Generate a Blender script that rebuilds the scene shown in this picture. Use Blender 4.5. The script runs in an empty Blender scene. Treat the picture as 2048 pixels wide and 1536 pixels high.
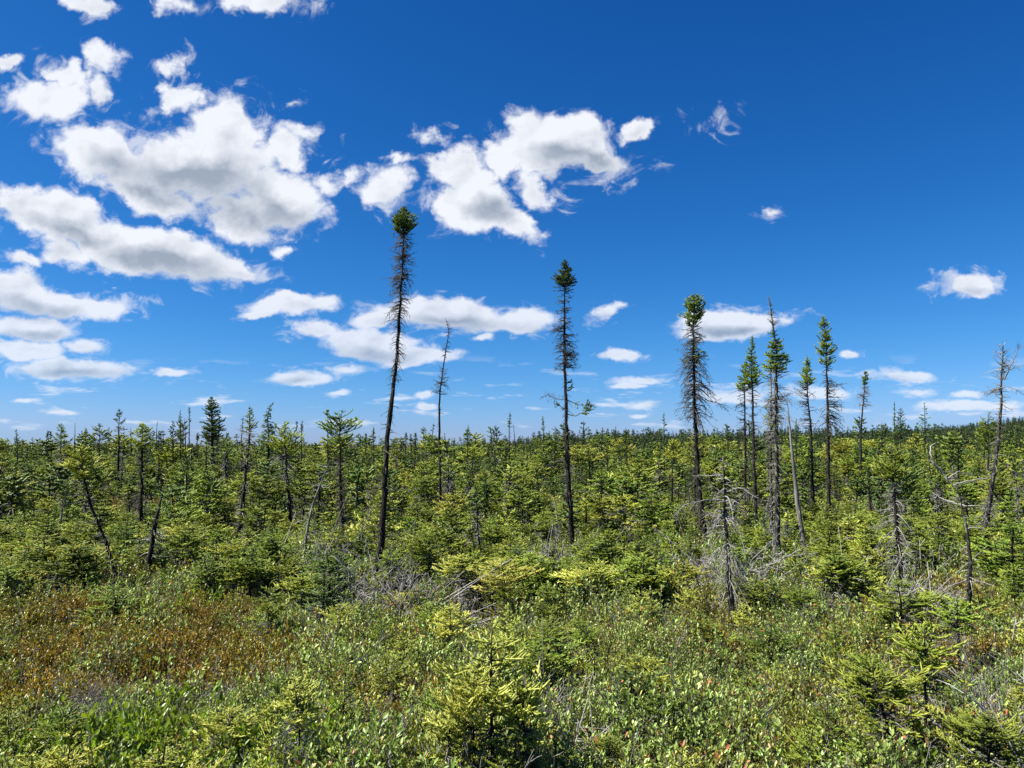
import bpy, math
import numpy as np
from mathutils import Vector

# ------------------------------------------------------------------ camera, sky, sun, exposure
S = bpy.context.scene
COL = S.collection
F = 1547.0                      # focal length in photograph pixels (2048 wide)
CAMZ = 2.1
PITCH = math.radians(4.5)
cam_d = bpy.data.cameras.new("camera"); cam = bpy.data.objects.new("camera", cam_d); COL.objects.link(cam)
cam.location = (0, 0, CAMZ); cam.rotation_euler = (math.pi/2 + PITCH, 0, 0)
cam_d.sensor_width = 36.0; cam_d.lens = 36.0*F/2048.0; cam_d.clip_start = 0.05; cam_d.clip_end = 12000
S.camera = cam
S.render.engine = 'CYCLES'
S.render.resolution_x = 1024; S.render.resolution_y = 768
S.view_settings.view_transform = 'Standard'; S.view_settings.look = 'None'
S.view_settings.exposure = 1.52; S.view_settings.gamma = 1.0
try:
    S.cycles.max_bounces = 6; S.cycles.diffuse_bounces = 3; S.cycles.transmission_bounces = 4
    S.cycles.glossy_bounces = 2; S.cycles.caustics_reflective = False; S.cycles.caustics_refractive = False
except Exception: pass

SUN_AZ = math.radians(-100)      # measured from the view direction (+Y), negative = to the left
SUN_EL = math.radians(52)
sun_dir = Vector((math.sin(SUN_AZ)*math.cos(SUN_EL), math.cos(SUN_AZ)*math.cos(SUN_EL), math.sin(SUN_EL)))
sl = bpy.data.lights.new("sun", 'SUN'); so = bpy.data.objects.new("sun", sl); COL.objects.link(so)
sl.energy = 5.0; sl.angle = math.radians(0.53); sl.color = (1.0, 0.955, 0.88)
so.rotation_euler = sun_dir.to_track_quat('Z', 'Y').to_euler(); so.location = (-20, 10, 30)

def pix_dir(px, py):
    x = (px-1024)/F; y = (768-py)/F
    return Vector((x, math.cos(PITCH)-y*math.sin(PITCH), math.sin(PITCH)+y*math.cos(PITCH)))
def pix_uv(px, py):
    d = pix_dir(px, py); return d.x/d.y, d.z/d.y
def at(px, py, Y):
    d = pix_dir(px, py); k = Y/d.y
    return np.array([d.x*k, Y, CAMZ + d.z*k])

class NT:
    """small helper for writing node trees"""
    def __init__(s, tree): s.t = tree
    def n(s, typ, **kw):
        nd = s.t.nodes.new(typ)
        for k, v in kw.items():
            if k.startswith('i_'): continue
            setattr(nd, k, v)
        return nd
    def link(s, a, b): s.t.links.new(a, b)
    def put(s, sock, v):
        if isinstance(v, (int, float)):
            sock.default_value = v
        elif isinstance(v, (tuple, list)): sock.default_value = v
        else: s.link(v, sock)
    def math(s, op, a, b=None, c=None, clamp=False):
        nd = s.n('ShaderNodeMath', operation=op, use_clamp=clamp)
        s.put(nd.inputs[0], a)
        if b is not None: s.put(nd.inputs[1], b)
        if c is not None: s.put(nd.inputs[2], c)
        return nd.outputs[0]
    def vmath(s, op, a, b=None, out=0, scale=None):
        nd = s.n('ShaderNodeVectorMath', operation=op)
        s.put(nd.inputs[0], a)
        if b is not None: s.put(nd.inputs[1], b)
        if scale is not None: s.put(nd.inputs['Scale'], scale)
        return nd.outputs[out]
    def mixc(s, f, a, b, blend='MIX'):
        nd = s.n('ShaderNodeMix', data_type='RGBA', blend_type=blend)
        s.put(nd.inputs[0], f); s.put(nd.inputs[6], a); s.put(nd.inputs[7], b)
        return nd.outputs[2]
    def mrange(s, v, a, b, c=0.0, d=1.0, smooth=False):
        nd = s.n('ShaderNodeMapRange', interpolation_type='SMOOTHSTEP' if smooth else 'LINEAR')
        s.put(nd.inputs[0], v)
        for i, q in enumerate((a, b, c, d)): s.put(nd.inputs[i+1], q)
        return nd.outputs[0]
    def noise(s, vec, scale, detail=4, rough=0.55, dist=0.0, out=0):
        nd = s.n('ShaderNodeTexNoise'); s.put(nd.inputs['Vector'], vec)
        nd.inputs['Scale'].default_value = scale; nd.inputs['Detail'].default_value = detail
        nd.inputs['Roughness'].default_value = rough; nd.inputs['Distortion'].default_value = dist
        return nd.outputs[out]
    def ramp(s, f, stops):
        nd = s.n('ShaderNodeValToRGB'); s.put(nd.inputs[0], f); r = nd.color_ramp
        while len(r.elements) < len(stops): r.elements.new(0.5)
        for e, (p, c) in zip(r.elements, stops): e.position = p; e.color = (*c, 1)
        return nd.outputs[0]

# clouds: (px, py, rx, ry, tilt deg clockwise, weight) - stored as directions in the sky
CLOUDS = [
 (300,378,150,46,24,.9),(560,300,60,50,20,.7),
 (235,300,170,72,16,1.0),(400,330,225,100,20,1.1),(450,255,95,80,25,.9),(540,390,120,75,20,1.0),(470,430,110,42,18,.8),(215,262,90,40,0,.8),
 (60,415,90,55,0,.9),(130,425,110,55,15,.9),(215,480,140,55,20,1.0),(350,510,180,52,14,1.0),(480,535,95,30,8,.8),(120,500,60,40,0,.8),
 (95,190,90,52,-10,.75),(130,150,60,32,30,.7),(18,132,48,24,0,.75),(180,8,85,36,10,.75),(505,0,125,46,8,.9),(370,15,60,30,25,.45),(205,110,48,30,20,.45),
 (345,130,36,24,0,.5),(352,185,42,36,20,.65),(200,190,30,36,0,.4),(605,275,56,28,15,.45),(640,350,50,20,0,.35),
 (770,372,74,54,0,.72),(705,335,60,18,-10,.4),(800,318,30,14,0,.4),(877,260,30,18,0,.3),(573,201,36,16,10,.3),(572,491,26,12,0,.35),
 (925,325,74,56,0,1.0),(940,395,100,76,15,1.15),(1010,438,82,42,20,1.0),(1120,290,150,66,0,1.05),(1030,300,80,46,-15,.9),(1210,320,98,42,10,.9),
 (1282,252,42,28,-10,.7),(1080,386,56,26,25,.55),(1418,226,30,20,-15,.20),(1538,426,18,13,0,.22),(1945,558,84,36,0,1.1),
 (600,612,112,28,0,.85),(535,628,60,12,0,.6),(880,632,180,44,2,1.0),(765,640,80,26,-10,.8),(1045,640,80,32,0,.85),(640,668,70,24,0,.75),
 (740,692,130,36,8,.95),(830,712,100,22,0,.85),(690,738,55,12,0,.5),(600,755,78,18,0,.85),(967,677,28,12,0,.6),(683,787,28,9,0,.6),(855,787,22,7,0,.45),(855,811,22,8,0,.45),
 (40,580,110,50,6,.95),(170,605,130,34,8,.9),(50,650,110,30,0,.85),(30,695,95,26,6,.85),(150,738,165,26,2,.95),(170,692,46,14,0,.45),(340,740,46,10,0,.6),(48,522,42,20,10,.5),(115,824,46,8,0,.6),(55,800,36,7,0,.5),
 (1200,628,36,22,-25,.55),(1225,612,38,12,-8,.5),(1235,716,46,12,0,.65),(1455,652,112,34,-4,.95),(1575,640,46,14,0,.4),(1700,713,26,9,0,.6),(1800,755,86,16,0,.85),
 (1292,763,54,10,0,.65),(1265,775,32,7,0,.5),(1290,812,42,9,0,.6),(1282,832,24,6,0,.45),(1470,788,110,18,0,.6),(1625,785,70,16,0,.6),(1835,786,50,10,0,.65),(1930,812,95,12,0,.65),(1930,790,40,8,0,.45),
]
SHADE = [(390,380,260,74,19,1.0),(520,425,130,50,16,.9),(330,530,190,38,12,.8),(130,455,130,28,14,.6),(1150,325,150,40,2,.8),(985,410,70,60,20,.6),
 (60,615,140,26,4,.9),(60,668,110,16,0,.7),(140,748,150,14,0,.6),(900,652,180,22,0,.7),(730,715,140,24,4,.6),(1460,668,100,16,0,.6),(1945,580,70,16,0,.6),(1090,660,40,14,0,.4),(590,760,60,8,0,.4),(1800,762,80,8,0,.4)]
def build_world():
    w = bpy.data.worlds.new("World"); S.world = w; w.use_nodes = True
    T = NT(w.node_tree); w.node_tree.nodes.clear()
    sky = T.n('ShaderNodeTexSky', sky_type='NISHITA'); sky.sun_disc = False
    sky.sun_elevation = SUN_EL; sky.sun_rotation = SUN_AZ
    sky.altitude = 300; sky.air_density = 1.0; sky.dust_density = 0.25; sky.ozone_density = 3.0
    # deep clear-air colour response of the sky
    E = 0.1244
    cs = T.n('ShaderNodeSeparateColor'); T.link(sky.outputs[0], cs.inputs[0])
    r, g, b = [T.math('MINIMUM', T.math('MULTIPLY', cs.outputs[i], E), (.79, .88, 1.05)[i]) for i in range(3)]
    def pw(x, g_, k): return T.math('MULTIPLY', T.math('POWER', x, g_), k/0.1434)
    R = pw(r, 2.0, .0133/.1529**2.0); G = pw(g, 1.25, .1266/.2623**1.25)
    B = T.math('MULTIPLY', pw(b, .96*.7, .465/.4035**.96), T.math('POWER', g, .96*.3))
    cc = T.n('ShaderNodeCombineColor')
    for i, q in enumerate((R, G, B)): T.link(q, cc.inputs[i])
    skyc = cc.outputs[0]
    tc = T.n('ShaderNodeTexCoord'); D = tc.outputs['Generated']
    sp = T.n('ShaderNodeSeparateXYZ'); T.link(D, sp.inputs[0])
    yy = T.math('MAXIMUM', sp.outputs[1], 0.05)
    u = T.math('DIVIDE', sp.outputs[0], yy); v = T.math('DIVIDE', sp.outputs[2], yy)
    cb = T.n('ShaderNodeCombineXYZ'); T.link(u, cb.inputs[0]); T.link(v, cb.inputs[1]); P = cb.outputs[0]
    n1 = T.noise(P, 9.0, 5, 0.62, out=1); n1 = T.vmath('SUBTRACT', n1, (0.5, 0.5, 0.5))
    amp = T.mrange(v, 0.03, 0.35, 0.03, 0.145)
    n1 = T.vmath('SCALE', n1, scale=amp)
    n1 = T.vmath('MULTIPLY', n1, (1.0, 0.7, 0.0))
    W = T.vmath('ADD', P, n1)
    def field(blobs, vec):
        acc = None
        for bi, (px, py, rx, ry, rot, wt) in enumerate(blobs):
            if bi % 10 == 9:      # negligible offset that makes the renderer finish one batch before the next
                vec = T.vmath('ADD', vec, T.math('MULTIPLY', acc, 1e-6))
            cu, cv = pix_uv(px, py)
            mp = T.n('ShaderNodeMapping', vector_type='TEXTURE'); T.link(vec, mp.inputs[0])
            mp.inputs['Location'].default_value = (cu, cv, 0)
            mp.inputs['Rotation'].default_value = (0, 0, -math.radians(rot))
            mp.inputs['Scale'].default_value = (rx/F, ry/F, 1)
            ln = T.vmath('LENGTH', mp.outputs[0], out=1)
            val = T.math('MULTIPLY_ADD', ln, -wt, wt)
            acc = val if acc is None else T.math('MAXIMUM', acc, val)
        return acc
    st = T.n('ShaderNodeCombineXYZ'); T.link(u, st.inputs[0])
    T.link(T.math('MULTIPLY', T.math('POWER', T.math('MAXIMUM', v, 0.002), 0.6), 1.3), st.inputs[1])
    nb = T.noise(st.outputs[0], 11.0, 9, 0.56)
    nw_ = T.noise(st.outputs[0], 21.0, 7, 0.6, 1.5)
    nf = T.math('SUBTRACT', nb, 0.5)
    off = T.vmath('ADD', st.outputs[0], (-0.010, 0.022, 0))
    nb2 = T.noise(off, 11.0, 4, 0.55)
    nb3 = T.noise(st.outputs[0], 11.0, 4, 0.55)
    rel = T.math('SUBTRACT', nb3, nb2)
    zz = T.math('MAXIMUM', sp.outputs[2], 0.012)
    lay = T.n('ShaderNodeCombineXYZ')
    T.link(u, lay.inputs[0]); T.link(T.math('MULTIPLY', v, 5.5), lay.inputs[1])
    lown = T.noise(lay.outputs[0], 11.0, 6, 0.58)
    low = T.mrange(lown, 0.545, 0.66, 0, 0.8, True)
    low = T.math('MULTIPLY', low, T.math('MULTIPLY', T.mrange(v, 0.010, 0.03), T.mrange(v, 0.12, 0.06)))
    air = T.mrange(v, 0.0, 0.25, 0.62, 0.97)
    shw = T.vmath('ADD', P, T.vmath('SCALE', n1, scale=0.8))
    def tile(cl, shd):
        bg = T.n('ShaderNodeBackground'); bg.inputs[1].default_value = 0.05
        if not cl:
            T.link(T.mixc(T.math('MULTIPLY', low, air), skyc, (7.0, 7.4, 8.0, 1)), bg.inputs[0]); return bg.outputs[0]
        f = field(cl, W)
        s = T.math('MULTIPLY_ADD', nf, 1.9, f)
        dens = T.mrange(s, -0.02, 0.36, 0, 1, True)
        wisp = T.mrange(T.math('MULTIPLY_ADD', T.math('SUBTRACT', nw_, 0.5), 2.6, T.math('ADD', f, 0.12)), 0.05, 0.80, 0, 0.66, True)
        dens = T.math('MAXIMUM', dens, wisp)
        if shd:
            sh = field(shd, T.vmath('ADD', shw, T.math('MULTIPLY', f, 1e-6)))
            sh = T.mrange(T.math('MULTIPLY_ADD', nf, 0.35, sh), -0.15, 0.6, 0, 1, True)
        else: sh = 0.2
        thick = T.mrange(s, 0.1, 0.8, 0, 1, True)
        sh = T.math('SUBTRACT', T.math('ADD', T.math('MULTIPLY', sh, 0.9), T.math('MULTIPLY', T.mrange(s, 0.2, 1.0), 0.20)), T.math('MULTIPLY', rel, 2.3), clamp=True)
        sh = T.math('MULTIPLY', sh, T.math('MULTIPLY_ADD', thick, 0.5, 0.5))
        ccol = T.mixc(sh, (6.45, 6.65, 7.1, 1), (2.5, 2.95, 3.6, 1))
        alpha = T.math('MULTIPLY', T.math('MAXIMUM', dens, low), air)
        T.link(T.mixc(alpha, skyc, ccol), bg.inputs[0]); return bg.outputs[0]
    UC = [-.36, 0.0, .34]; VC = [.115, .30]      # the sky is worked out in tiles, each knowing only its own clouds
    def hit(b_, u0, u1, v0, v1):
        cu, cv = pix_uv(b_[0], b_[1]); r_ = max(b_[2], b_[3])/F
        rv = math.hypot(b_[2]*math.sin(math.radians(b_[4])), b_[3]*math.cos(math.radians(b_[4])))/F
        mu = .06 + .8*r_; mv = .055 if cv > .12 else .02
        return u0-mu-.2*r_ < cu < u1+mu+.2*r_ and v0-mv-rv*1.5 < cv < v1+mv+rv*1.5
    def mixs(fac, a_, b_):
        mx = T.n('ShaderNodeMixShader'); T.link(fac, mx.inputs[0]); T.link(a_, mx.inputs[1]); T.link(b_, mx.inputs[2]); return mx.outputs[0]
    ue = [-9]+UC+[9]; ve = [-9]+VC+[9]; cols_ = []
    for i in range(4):
        t_ = None
        for j in range(3):
            q = (ue[i], ue[i+1], ve[j], ve[j+1])
            sh_ = tile([c for c in CLOUDS if hit(c, *q)], [c for c in SHADE if hit(c, *q)])
            t_ = sh_ if t_ is None else mixs(T.math('GREATER_THAN', v, VC[j-1]), t_, sh_)
        cols_.append(t_)
    out_ = cols_[0]
    for i in range(1, 4): out_ = mixs(T.math('GREATER_THAN', u, UC[i-1]), out_, cols_[i])
    plain = T.n('ShaderNodeBackground'); T.link(skyc, plain.inputs[0]); plain.inputs[1].default_value = 0.05
    view = T.math('MULTIPLY', T.math('GREATER_THAN', sp.outputs[1], 0.35), T.math('MULTIPLY', T.math('GREATER_THAN', v, 0.0), T.math('LESS_THAN', T.math('ABSOLUTE', u), 1.1)))
    out_ = mixs(view, plain.outputs[0], out_)
    out = T.n('ShaderNodeOutputWorld'); T.link(out_, out.inputs[0])
build_world()

# ------------------------------------------------------------------ materials
def new_mat(name):
    m = bpy.data.materials.new(name); m.use_nodes = True
    m.node_tree.nodes.clear(); return m, NT(m.node_tree)
def leaf_mat(name, stops, rough=0.5, transl=0.3, spec=0.4, rnd=0.35, tcol=(1.25, 1.2, 0.55)):
    """foliage: colour from the per-leaf 'tint' attribute shifted by a per-plant random value"""
    m, T = new_mat(name)
    a = T.n('ShaderNodeAttribute', attribute_name='tint'); oi = T.n('ShaderNodeObjectInfo')
    f = T.math('ADD', a.outputs['Fac'], T.math('MULTIPLY', T.math('SUBTRACT', oi.outputs['Random'], 0.5), rnd), clamp=True)
    c = T.ramp(f, stops)
    hv = T.n('ShaderNodeHueSaturation'); T.link(c, hv.inputs['Color'])
    r2 = T.math('FRACT', T.math('MULTIPLY', oi.outputs['Random'], 7.31))
    T.link(T.mrange(r2, 0, 1, 0.488, 0.512), hv.inputs['Hue'])
    r3 = T.math('FRACT', T.math('MULTIPLY', oi.outputs['Random'], 17.7))
    T.link(T.mrange(r3, 0, 1, 0.8, 1.2), hv.inputs['Value'])
    c = hv.outputs[0]
    p = T.n('ShaderNodeBsdfPrincipled'); T.link(c, p.inputs['Base Color'])
    p.inputs['Roughness'].default_value = rough; p.inputs['Specular IOR Level'].default_value = spec
    tr = T.n('ShaderNodeBsdfTranslucent'); T.link(T.mixc(1.0, c, (*tcol, 1), 'MULTIPLY'), tr.inputs[0])
    mx = T.n('ShaderNodeMixShader'); mx.inputs[0].default_value = transl
    T.link(p.outputs[0], mx.inputs[1]); T.link(tr.outputs[0], mx.inputs[2])
    o = T.n('ShaderNodeOutputMaterial'); T.link(mx.outputs[0], o.inputs[0]); return m
def bark_mat(name, dark, light, scale=22.0, thr=(0.5, 0.66), stretch=0.35, bump=0.4):
    m, T = new_mat(name)
    tc = T.n('ShaderNodeTexCoord'); mp = T.n('ShaderNodeMapping'); T.link(tc.outputs['Object'], mp.inputs[0])
    mp.inputs['Scale'].default_value = (1, 1, stretch)
    n = T.noise(mp.outputs[0], scale, 6, 0.65); n2 = T.noise(mp.outputs[0], scale*3.3, 4, 0.6)
    f = T.mrange(n, thr[0], thr[1], 0, 1, True)
    c = T.mixc(f, (*dark, 1), (*light, 1)); c = T.mixc(0.6, c, T.mixc(n2, (0.25, 0.25, 0.25, 1), (1.2, 1.18, 1.12, 1)), 'MULTIPLY')
    p = T.n('ShaderNodeBsdfPrincipled'); T.link(c, p.inputs['Base Color']); p.inputs['Roughness'].default_value = 0.9
    p.inputs['Specular IOR Level'].default_value = 0.15
    b = T.n('ShaderNodeBump'); b.inputs['Strength'].default_value = bump; b.inputs['Distance'].default_value = 0.01
    T.link(n2, b.inputs['Height']); T.link(b.outputs[0], p.inputs['Normal'])
    o = T.n('ShaderNodeOutputMaterial'); T.link(p.outputs[0], o.inputs[0]); return m
def twig_mat(name, dark, light, rnd=0.6):
    m, T = new_mat(name)
    oi = T.n('ShaderNodeObjectInfo'); a = T.n('ShaderNodeAttribute', attribute_name='tint')
    f = T.math('ADD', T.math('MULTIPLY', a.outputs['Fac'], 1-rnd*0.5), T.math('MULTIPLY', oi.outputs['Random'], rnd*0.5), clamp=True)
    p = T.n('ShaderNodeBsdfPrincipled'); T.link(T.mixc(f, (*dark, 1), (*light, 1)), p.inputs['Base Color'])
    p.inputs['Roughness'].default_value = 0.85; p.inputs['Specular IOR Level'].default_value = 0.2
    o = T.n('ShaderNodeOutputMaterial'); T.link(p.outputs[0], o.inputs[0]); return m

M = {}
M['spruce_yellow'] = leaf_mat('yellow_green_spruce_needles', [(0, (.05,.08,.010)), (.45, (.22,.27,.026)), (1, (.60,.59,.11))], .5, .3)
M['spruce_top'] = leaf_mat('green_spruce_top_needles', [(0, (.02,.045,.008)), (.5, (.075,.125,.016)), (1, (.24,.31,.05))], .5, .25)
M['spruce_pale'] = leaf_mat('pale_yellow_spruce_needles', [(0, (.11,.14,.020)), (.38, (.38,.41,.06)), (1, (.80,.77,.22))], .5, .32, .4, .08)
M['spruce_mid'] = leaf_mat('mid_green_spruce_needles', [(0, (.035,.07,.008)), (.5, (.17,.24,.022)), (1, (.47,.52,.075))], .5, .3)
M['spruce_blue'] = leaf_mat('pale_blue_green_spruce_needles', [(0, (.045,.085,.020)), (.5, (.16,.24,.055)), (1, (.46,.54,.18))], .5, .28)
M['spruce_dark'] = leaf_mat('dark_green_spruce_needles', [(0, (.018,.04,.007)), (.5, (.065,.11,.014)), (1, (.20,.26,.04))], .5, .22)
M['forest'] = leaf_mat('dark_distant_conifer_needles', [(0, (.010,.026,.006)), (.5, (.032,.060,.012)), (1, (.10,.14,.03))], .5, .15)
M['tamarack'] = leaf_mat('soft_green_larch_needles', [(0, (.05,.09,.03)), (.5, (.10,.17,.05)), (1, (.20,.28,.09))], .6, .35)
M['leaf_sage'] = leaf_mat('grey_green_shrub_leaves', [(0, (.05,.085,.014)), (.3, (.12,.185,.035)), (.62, (.23,.32,.075)), (.86, (.36,.45,.13)), (.97, (.42,.36,.07)), (1, (.40,.13,.06))], .45, .28, .4, .5)
M['leaf_olive'] = leaf_mat('olive_shrub_leaves', [(0, (.05,.065,.008)), (.4, (.15,.18,.02)), (.8, (.32,.33,.045)), (.95, (.50,.44,.08)), (1, (.40,.14,.05))], .42, .28, .5, .5)
M['leaf_bronze'] = leaf_mat('bronze_shrub_leaves', [(0, (.06,.062,.006)), (.4, (.17,.14,.015)), (.75, (.31,.23,.028)), (.93, (.58,.46,.12)), (1, (.46,.18,.03))], .42, .3, .5, .25, (1.15, 1.05, .5))
M['leaf_green'] = leaf_mat('bright_green_broad_leaves', [(0, (.04,.085,.008)), (.5, (.10,.18,.014)), (1, (.26,.34,.03))], .38, .4, .5, .25)
M['leaf_red'] = leaf_mat('rusty_red_young_leaves', [(0, (.25,.06,.03)), (1, (.42,.16,.08))], .45, .3)
M['bark'] = bark_mat('black_spruce_bark', (.018,.016,.014), (.10,.094,.085), 26, (.54, .72))
M['bark_lichen'] = bark_mat('lichen_spotted_bark', (.030,.027,.023), (.22,.215,.19), 30, (.50, .66))
M['bark_bare'] = bark_mat('weathered_bare_wood', (.10,.093,.085), (.25,.24,.225), 14, (.3, .7), .12)
M['twig_dead'] = twig_mat('dead_grey_twigs', (.045,.042,.036), (.23,.222,.20))
M['twig_dark'] = twig_mat('dark_dead_twigs', (.018,.016,.013), (.085,.08,.066))
M['twig_pale'] = twig_mat('bleached_pale_twigs', (.10,.095,.085), (.29,.28,.26))
M['twig_grey'] = twig_mat('mid_grey_twigs', (.09,.085,.078), (.34,.33,.31))
M['stem'] = twig_mat('brown_shrub_stems', (.035,.026,.016), (.11,.085,.06))

# ------------------------------------------------------------------ mesh building with numpy
UP = np.array([0, 0, 1.0])
def nrm(a): return a/np.maximum(np.linalg.norm(a, axis=-1, keepdims=True), 1e-9)
class MB:
    def __init__(s): s.V = []; s.F = []; s.T = []; s.MI = []; s.n = 0
    def add(s, v, f, t, mi=0):
        v = np.asarray(v, float).reshape(-1, 3); f = np.asarray(f, np.int64).reshape(-1, 3)
        s.V.append(v); s.F.append(f + s.n); s.T.append(np.broadcast_to(np.asarray(t, float), (len(v),)).copy())
        s.MI.append(np.full(len(f), mi, np.int32)); s.n += len(v)
    def prisms(s, P0, P1, r0, r1, t=0.5, mi=0, k=3):
        n = len(P0)
        if n == 0: return
        d = nrm(P1-P0); ref = np.where(np.abs(d[:, 2:3]) > .9, np.array([[1., 0, 0]]), UP[None])
        a = nrm(np.cross(d, ref)); b = np.cross(d, a)
        r0 = np.broadcast_to(np.asarray(r0, float), (n,)); r1 = np.broadcast_to(np.asarray(r1, float), (n,))
        ang = np.arange(k)*2*math.pi/k
        ring = a[:, None]*np.cos(ang)[None, :, None] + b[:, None]*np.sin(ang)[None, :, None]
        v = np.concatenate([P0[:, None]+ring*r0[:, None, None], P1[:, None]+ring*r1[:, None, None]], 1)
        f = []
        for i in range(k):
            j = (i+1) % k; f += [(i, j, k+j), (i, k+j, k+i)]
        f = np.array(f)[None] + (np.arange(n)*2*k)[:, None, None]
        t = np.broadcast_to(np.asarray(t, float), (n,))
        s.add(v, f, np.repeat(t, 2*k), mi)
    def tube(s, pts, rad, k=7, rng=None, rough=0.0, mi=0, t=0.5):
        pts = np.asarray(pts, float); n = len(pts); d = nrm(np.gradient(pts, axis=0))
        a = nrm(np.cross(d, np.array([0.1, 1.0, 0.05]))); b = np.cross(d, a); ang = np.arange(k)*2*math.pi/k
        rr = np.asarray(rad)[:, None]*np.ones((1, k))
        if rng is not None and rough > 0: rr = rr*(1+rng.uniform(-rough, rough, (n, k)))
        v = pts[:, None] + a[:, None]*(np.cos(ang)*rr)[..., None] + b[:, None]*(np.sin(ang)*rr)[..., None]
        v = np.concatenate([v.reshape(-1, 3), pts[-1:] + d[-1:]*rad[-1]], 0)
        f = []
        for i in range(n-1):
            for j in range(k):
                q = (j+1) % k; f += [(i*k+j, i*k+q, i*k+k+q), (i*k+j, i*k+k+q, i*k+k+j)]
        for j in range(k): f.append(((n-1)*k+j, (n-1)*k+(j+1) % k, n*k))
        s.add(v, f, t, mi)
    def needles(s, rng, P0, P1, tint, step, ln, wd, mi=0, spread=0.8, lift=0.1):
        L = np.linalg.norm(P1-P0, axis=1); cnt = np.maximum(1, rng.poisson(np.maximum(L/step, .01)))
        idx = np.repeat(np.arange(len(P0)), cnt); n = len(idx)
        u = rng.random(n)[:, None]; P = P0[idx]*(1-u)+P1[idx]*u
        d = nrm(P1-P0)[idx]; r = nrm(np.cross(d, rng.normal(size=(n, 3))))
        dr = nrm(d*0.75 + r*spread + UP*lift); sd = nrm(np.cross(dr, rng.normal(size=(n, 3))))
        l = ln*rng.uniform(.7, 1.2, n)[:, None]; w = wd*rng.uniform(.7, 1.2, n)[:, None]*.5
        v = np.stack([P-sd*w*.6, P+sd*w*.6, P+dr*l*.6+sd*w, P+dr*l, P+dr*l*.6-sd*w], 1)
        b = (np.arange(n)*5)[:, None, None]
        f = np.array([[0, 1, 2], [0, 2, 3], [0, 3, 4]])[None]+b
        tt = tint[idx]+rng.normal(0, .12, n)
        s.add(v, f, np.repeat(np.clip(tt, 0, 1), 5), mi)
    def needles3(s, rng, P0, P1, tint, step, ln, wd, mi=0, spread=0.8, lift=0.1):
        L = np.linalg.norm(P1-P0, axis=1); cnt = np.maximum(0, rng.poisson(L/step))
        idx = np.repeat(np.arange(len(P0)), cnt); n = len(idx)
        if n == 0: return
        u = rng.random(n)[:, None]; P = P0[idx]*(1-u)+P1[idx]*u
        d = nrm(P1-P0)[idx]; r = nrm(np.cross(d, rng.normal(size=(n, 3))))
        dr = nrm(d*0.75 + r*spread + UP*lift); sd = nrm(np.cross(dr, UP + rng.normal(size=(n, 3))*.55))
        l = ln*rng.uniform(.7, 1.25, n)[:, None]; w = wd*rng.uniform(.7, 1.25, n)[:, None]*.5
        v = np.stack([P-sd*w, P+sd*w, P+dr*l], 1)
        f = np.array([[0, 1, 2]])[None]+(np.arange(n)*3)[:, None, None]
        tt = tint[idx]+rng.normal(0, .12, n)
        s.add(v, f, np.repeat(np.clip(tt, 0, 1), 3), mi)
    def leaves(s, rng, P, D, N, ln, wd, tint, mi=0, fine=True):
        n = len(P); D = nrm(D); sd = nrm(np.cross(D, N)); up = np.cross(sd, D)
        ln = np.broadcast_to(ln, (n,))[:, None]; wd = np.broadcast_to(wd, (n,))[:, None]*.5
        c = rng.uniform(-.1, .16, n)[:, None]*ln
        if fine:
            v = np.stack([P, P+D*ln*.32+sd*wd*.9+up*wd*.35+up*c*.3, P+D*ln*.7+sd*wd*.85+up*wd*.3+up*c*.7, P+D*ln+up*c*.6,
                          P+D*ln*.7-sd*wd*.85+up*wd*.3+up*c*.7, P+D*ln*.32-sd*wd*.9+up*wd*.35+up*c*.3], 1)
            f = np.array([[0, 1, 2], [0, 2, 3], [0, 3, 4], [0, 4, 5]]); k = 6
        else:
            v = np.stack([P, P+D*ln*.5+sd*wd+up*wd*.4, P+D*ln+up*c, P+D*ln*.5-sd*wd+up*wd*.4], 1)
            f = np.array([[0, 1, 2], [0, 2, 3]]); k = 4
        s.add(v, f[None]+(np.arange(n)*k)[:, None, None], np.repeat(np.clip(tint, 0, 1), k), mi)
    def mesh(s, name, mats):
        V = np.concatenate(s.V); Fc = np.concatenate(s.F); T = np.concatenate(s.T); MI = np.concatenate(s.MI)
        me = bpy.data.meshes.new(name); me.vertices.add(len(V)); me.vertices.foreach_set('co', V.ravel().astype(np.float32))
        me.loops.add(len(Fc)*3); me.loops.foreach_set('vertex_index', Fc.ravel().astype(np.int32))
        me.polygons.add(len(Fc)); me.polygons.foreach_set('loop_start', np.arange(0, len(Fc)*3, 3, dtype=np.int32))
        me.polygons.foreach_set('loop_total', np.full(len(Fc), 3, np.int32))
        me.polygons.foreach_set('material_index', MI)
        at_ = me.attributes.new('tint', 'FLOAT', 'POINT'); at_.data.foreach_set('value', T.astype(np.float32))
        for m in mats: me.materials.append(m)
        me.update(calc_edges=True)
        return me

# curves: B base, T unit direction, L length, C curvature; point(s) = B + T L s + C L s^2
def curves(B, T, L, C): return dict(B=np.asarray(B, float), T=nrm(np.asarray(T, float)), L=np.asarray(L, float), C=np.asarray(C, float))
def cpt(c, s): return c['B'] + c['T']*(c['L']*s)[:, None] + c['C']*(c['L']*s*s)[:, None]
def ctan(c, s): return nrm(c['T'] + c['C']*(2*s)[:, None])
def csegs(c, nseg, smin=0.0, wob=None, rng=None):
    n = len(c['L']); ss = np.linspace(smin, 1, nseg+1)
    pts = np.stack([cpt(c, np.full(n, q)) for q in ss], 1)
    if wob and rng is not None:
        w = rng.normal(size=pts.shape)*(c['L'][:, None, None]*wob); w[:, 0] = 0; pts = pts + np.cumsum(w, 1)*.6
    s0 = np.tile(ss[:-1], (n, 1))
    return pts[:, :-1].reshape(-1, 3), pts[:, 1:].reshape(-1, 3), s0.ravel()
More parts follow.
